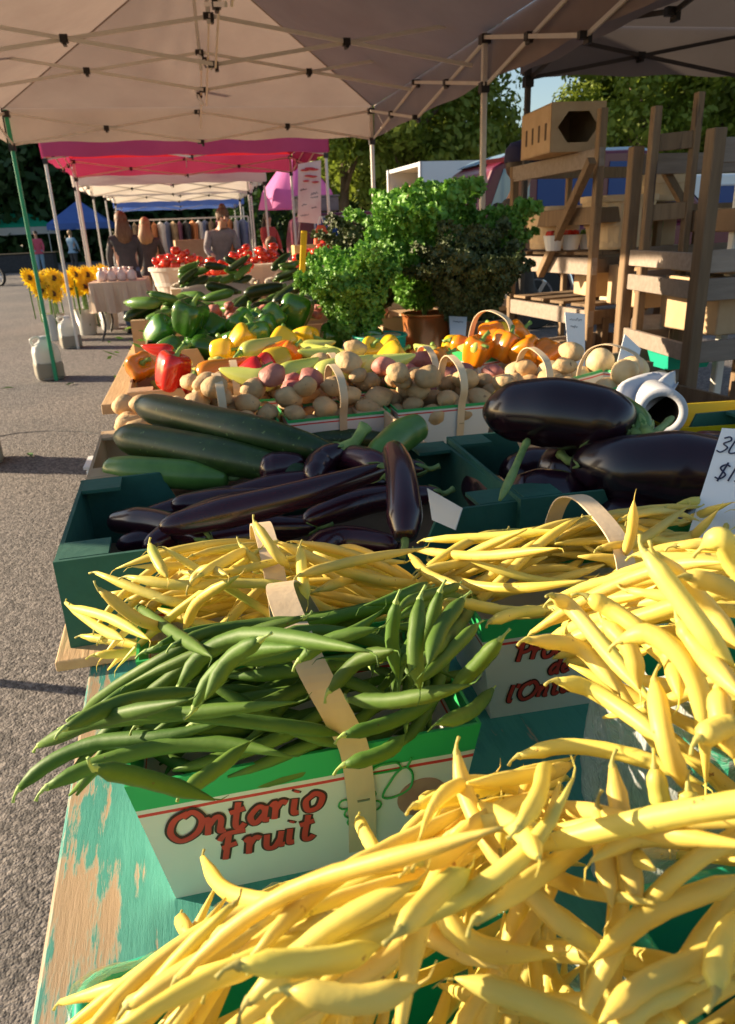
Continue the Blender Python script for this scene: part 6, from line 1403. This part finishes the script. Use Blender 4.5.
for i, (px, Y, k, s) in enumerate(((345,24,1,.95),(392,27,0,1.1),(412,24,3,1.1),(500,27,3,.62),(545,26,1,.60),(628,28,1,1.0),(640,24,0,1.05),(690,26,3,1.2),(735,23,0,1.2),(790,26,1,1.2),(668,33,0,1.05),(530,36,3,.62),(400,34,0,1.2),(365,32,1,1.2),(310,36,2,1.4),(260,44,0,1.3),(690,34,0,1.2))):
    p = atY(px, 215, Y); tree(p.x, Y, k, s, 'sunlit green broadleaf tree behind the parked vehicles', gR, rs.random()*6)
for i in range(17):
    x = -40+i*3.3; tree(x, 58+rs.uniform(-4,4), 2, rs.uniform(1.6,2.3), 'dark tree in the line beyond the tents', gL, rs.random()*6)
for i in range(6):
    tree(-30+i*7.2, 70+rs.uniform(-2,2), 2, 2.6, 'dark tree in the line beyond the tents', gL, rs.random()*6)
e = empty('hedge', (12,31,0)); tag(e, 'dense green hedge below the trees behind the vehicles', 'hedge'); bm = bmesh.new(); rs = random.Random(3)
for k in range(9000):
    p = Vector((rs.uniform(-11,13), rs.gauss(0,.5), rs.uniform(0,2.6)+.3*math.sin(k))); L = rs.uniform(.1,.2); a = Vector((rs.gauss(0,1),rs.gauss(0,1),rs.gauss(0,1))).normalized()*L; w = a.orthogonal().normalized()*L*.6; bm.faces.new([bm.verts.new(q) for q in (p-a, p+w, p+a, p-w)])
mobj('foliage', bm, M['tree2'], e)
for lb, x0, x1, y in (('dark hedge closing the lot beyond the tents', -52, 14, 54),):
    e = empty('hedge', (0,y,0)); tag(e, lb, 'hedge'); bm = bmesh.new(); rs = random.Random(6)
    for k in range(16000):
        p = Vector((rs.uniform(x0,x1), rs.gauss(0,.8), 5.5*rs.random()**1.2)); L = rs.uniform(.22,.5); a = Vector((rs.gauss(0,1),rs.gauss(0,1),rs.gauss(0,1))).normalized()*L; w = a.orthogonal().normalized()*L*.7; bm.faces.new([bm.verts.new(q) for q in (p-a, p+w, p+a, p-w)])
    mobj('foliage', bm, M['tree2'], e)
# ================================================================ ground
def asphalt():
    m = bpy.data.materials.new('worn asphalt'); m.use_nodes = True; nt = m.node_tree; N = nt.nodes; L = nt.links; b = N['Principled BSDF']; b.inputs['Roughness'].default_value = .85
    tc = N.new('ShaderNodeTexCoord')
    v = N.new('ShaderNodeTexVoronoi'); v.inputs['Scale'].default_value = 75; L.new(tc.outputs['Object'], v.inputs[0])
    v2 = N.new('ShaderNodeTexNoise'); v2.inputs['Scale'].default_value = 30; v2.inputs['Detail'].default_value = 8; v2.inputs['Roughness'].default_value = .7; L.new(tc.outputs['Object'], v2.inputs[0])
    n3 = N.new('ShaderNodeTexNoise'); n3.inputs['Scale'].default_value = .6; n3.inputs['Detail'].default_value = 5; L.new(tc.outputs['Object'], n3.inputs[0])
    r = N.new('ShaderNodeValToRGB'); e = r.color_ramp.elements; e[0].position = .25; e[0].color = (.115,.105,.100,1); e[1].position = .8; e[1].color = (.30,.27,.25,1); L.new(v.outputs['Color'], r.inputs[0])
    r3 = N.new('ShaderNodeValToRGB'); e = r3.color_ramp.elements; e[0].position = .3; e[0].color = (.75,.75,.77,1); e[1].position = .7; e[1].color = (1.1,1.05,1.0,1); L.new(n3.outputs[0], r3.inputs[0])
    mx = N.new('ShaderNodeMixRGB'); mx.blend_type = 'MULTIPLY'; mx.inputs[0].default_value = 1; L.new(r.outputs[0], mx.inputs[1]); L.new(r3.outputs[0], mx.inputs[2]); L.new(mx.outputs[0], b.inputs['Base Color'])
    vb = N.new('ShaderNodeTexVoronoi'); vb.inputs['Scale'].default_value = 160; L.new(tc.outputs['Object'], vb.inputs[0])
    vm = N.new('ShaderNodeMixRGB'); vm.inputs[0].default_value = .5; L.new(v.outputs['Distance'], vm.inputs[1]); L.new(vb.outputs['Distance'], vm.inputs[2])
    a = N.new('ShaderNodeMath'); a.operation = 'MULTIPLY_ADD'; a.inputs[1].default_value = -.7; L.new(vm.outputs[0], a.inputs[0]); L.new(v2.outputs[0], a.inputs[2])
    bp = N.new('ShaderNodeBump'); bp.inputs['Strength'].default_value = .8; bp.inputs['Distance'].default_value = .02; L.new(a.outputs[0], bp.inputs['Height']); L.new(bp.outputs[0], b.inputs['Normal']); return m
bm = bmesh.new(); bmesh.ops.create_grid(bm, x_segments=4, y_segments=4, size=400); struct('ground', bm, asphalt())
e = empty('lawn', (0,0,0)); bpy.data.objects.remove(e)
bm = bmesh.new(); box(bm, (0,120,.02), (300,80,.12)); struct('field', bm, mat('grass verge', (.06,.11,.03), .9, (.10,.15,.04), 2))
# long crack and fallen leaf scraps
bm = bmesh.new(); rs = random.Random(8); P = [Vector((-3.2+i*.12, 5.55+.18*math.sin(i*.5)+rs.uniform(-.03,.03), .002)) for i in range(26)]; tube(bm, P, .006, 5, flat=((0,0,1),.3)); o = mobj('tar_line', bm, mat('tar', (.03,.03,.03), .6)); o['kind'] = 'structure'; o.name = 'road_crack_line'
for k, (px, py) in enumerate(((8,388),(70,384),(30,455))):
    p = at(px, py, .01); e = empty('fallen_leaf', p, (0,0,k)); tag(e, ['small green leaf scrap on the asphalt by the jug','yellow leaf scrap on the asphalt near the jug shadow','leaf scrap on the asphalt near the middle leg'][k], 'leaf'); bm = bmesh.new(); bm.faces.new([bm.verts.new(q) for q in ((-.06,0,0),(0,.02,.01),(.06,0,0),(0,-.02,.008))]); o = mobj('blade', bm, M['leafg'], e); so = o.modifiers.new('t','SOLIDIFY'); so.thickness = .002
# ================================================================ light, sky, camera
for o in PROTO:
    for ch in list(o.children): bpy.data.objects.remove(ch)
    bpy.data.objects.remove(o)
SUN_DIR = Vector((-.90,.42,0)).normalized(); SUN_EL = R(16)
sd = Vector((SUN_DIR.x*math.cos(SUN_EL), SUN_DIR.y*math.cos(SUN_EL), math.sin(SUN_EL)))
w = bpy.data.worlds.new('World'); sc.world = w; w.use_nodes = True; nt = w.node_tree; bg = nt.nodes['Background']
sky = nt.nodes.new('ShaderNodeTexSky'); sky.sky_type = 'NISHITA'; sky.sun_disc = False; sky.sun_elevation = SUN_EL; sky.sun_rotation = math.atan2(sd.x, sd.y); sky.air_density = 1.0; sky.dust_density = 1.0
nt.links.new(sky.outputs[0], bg.inputs[0]); bg.inputs[1].default_value = .075
l = bpy.data.lights.new('sun', 'SUN'); l.energy = 5; l.angle = R(.53); l.color = (1.0,.81,.56); lo = bpy.data.objects.new('sun', l); C.objects.link(lo); lo.rotation_euler = (-sd).to_track_quat('-Z','Y').to_euler(); lo.location = (-10,6,8)
cam = bpy.data.cameras.new('camera'); co = bpy.data.objects.new('camera', cam); C.objects.link(co); cam.sensor_fit = 'VERTICAL'; cam.sensor_height = 24; cam.lens = FPX/1024*24; cam.clip_start = .02; cam.clip_end = 1200
Mx = Matrix((AR, AU, -AF)).transposed(); co.matrix_world = Matrix.Translation(CAMP) @ Mx.to_4x4(); sc.camera = co
cam.dof.use_dof = True; cam.dof.focus_distance = .60; cam.dof.aperture_fstop = cam.lens/1.3
sc.view_settings.view_transform = 'Standard'; sc.view_settings.look = 'None'; sc.view_settings.gamma = 1; sc.view_settings.exposure = EXPO = 1.32
cy = sc.cycles; cy.max_bounces = 7; cy.diffuse_bounces = 3; cy.glossy_bounces = 3; cy.transmission_bounces = 4; cy.transparent_max_bounces = 12; cy.use_denoising = True; cy.caustics_reflective = False; cy.caustics_refractive = False; cy.sample_clamp_indirect = 4
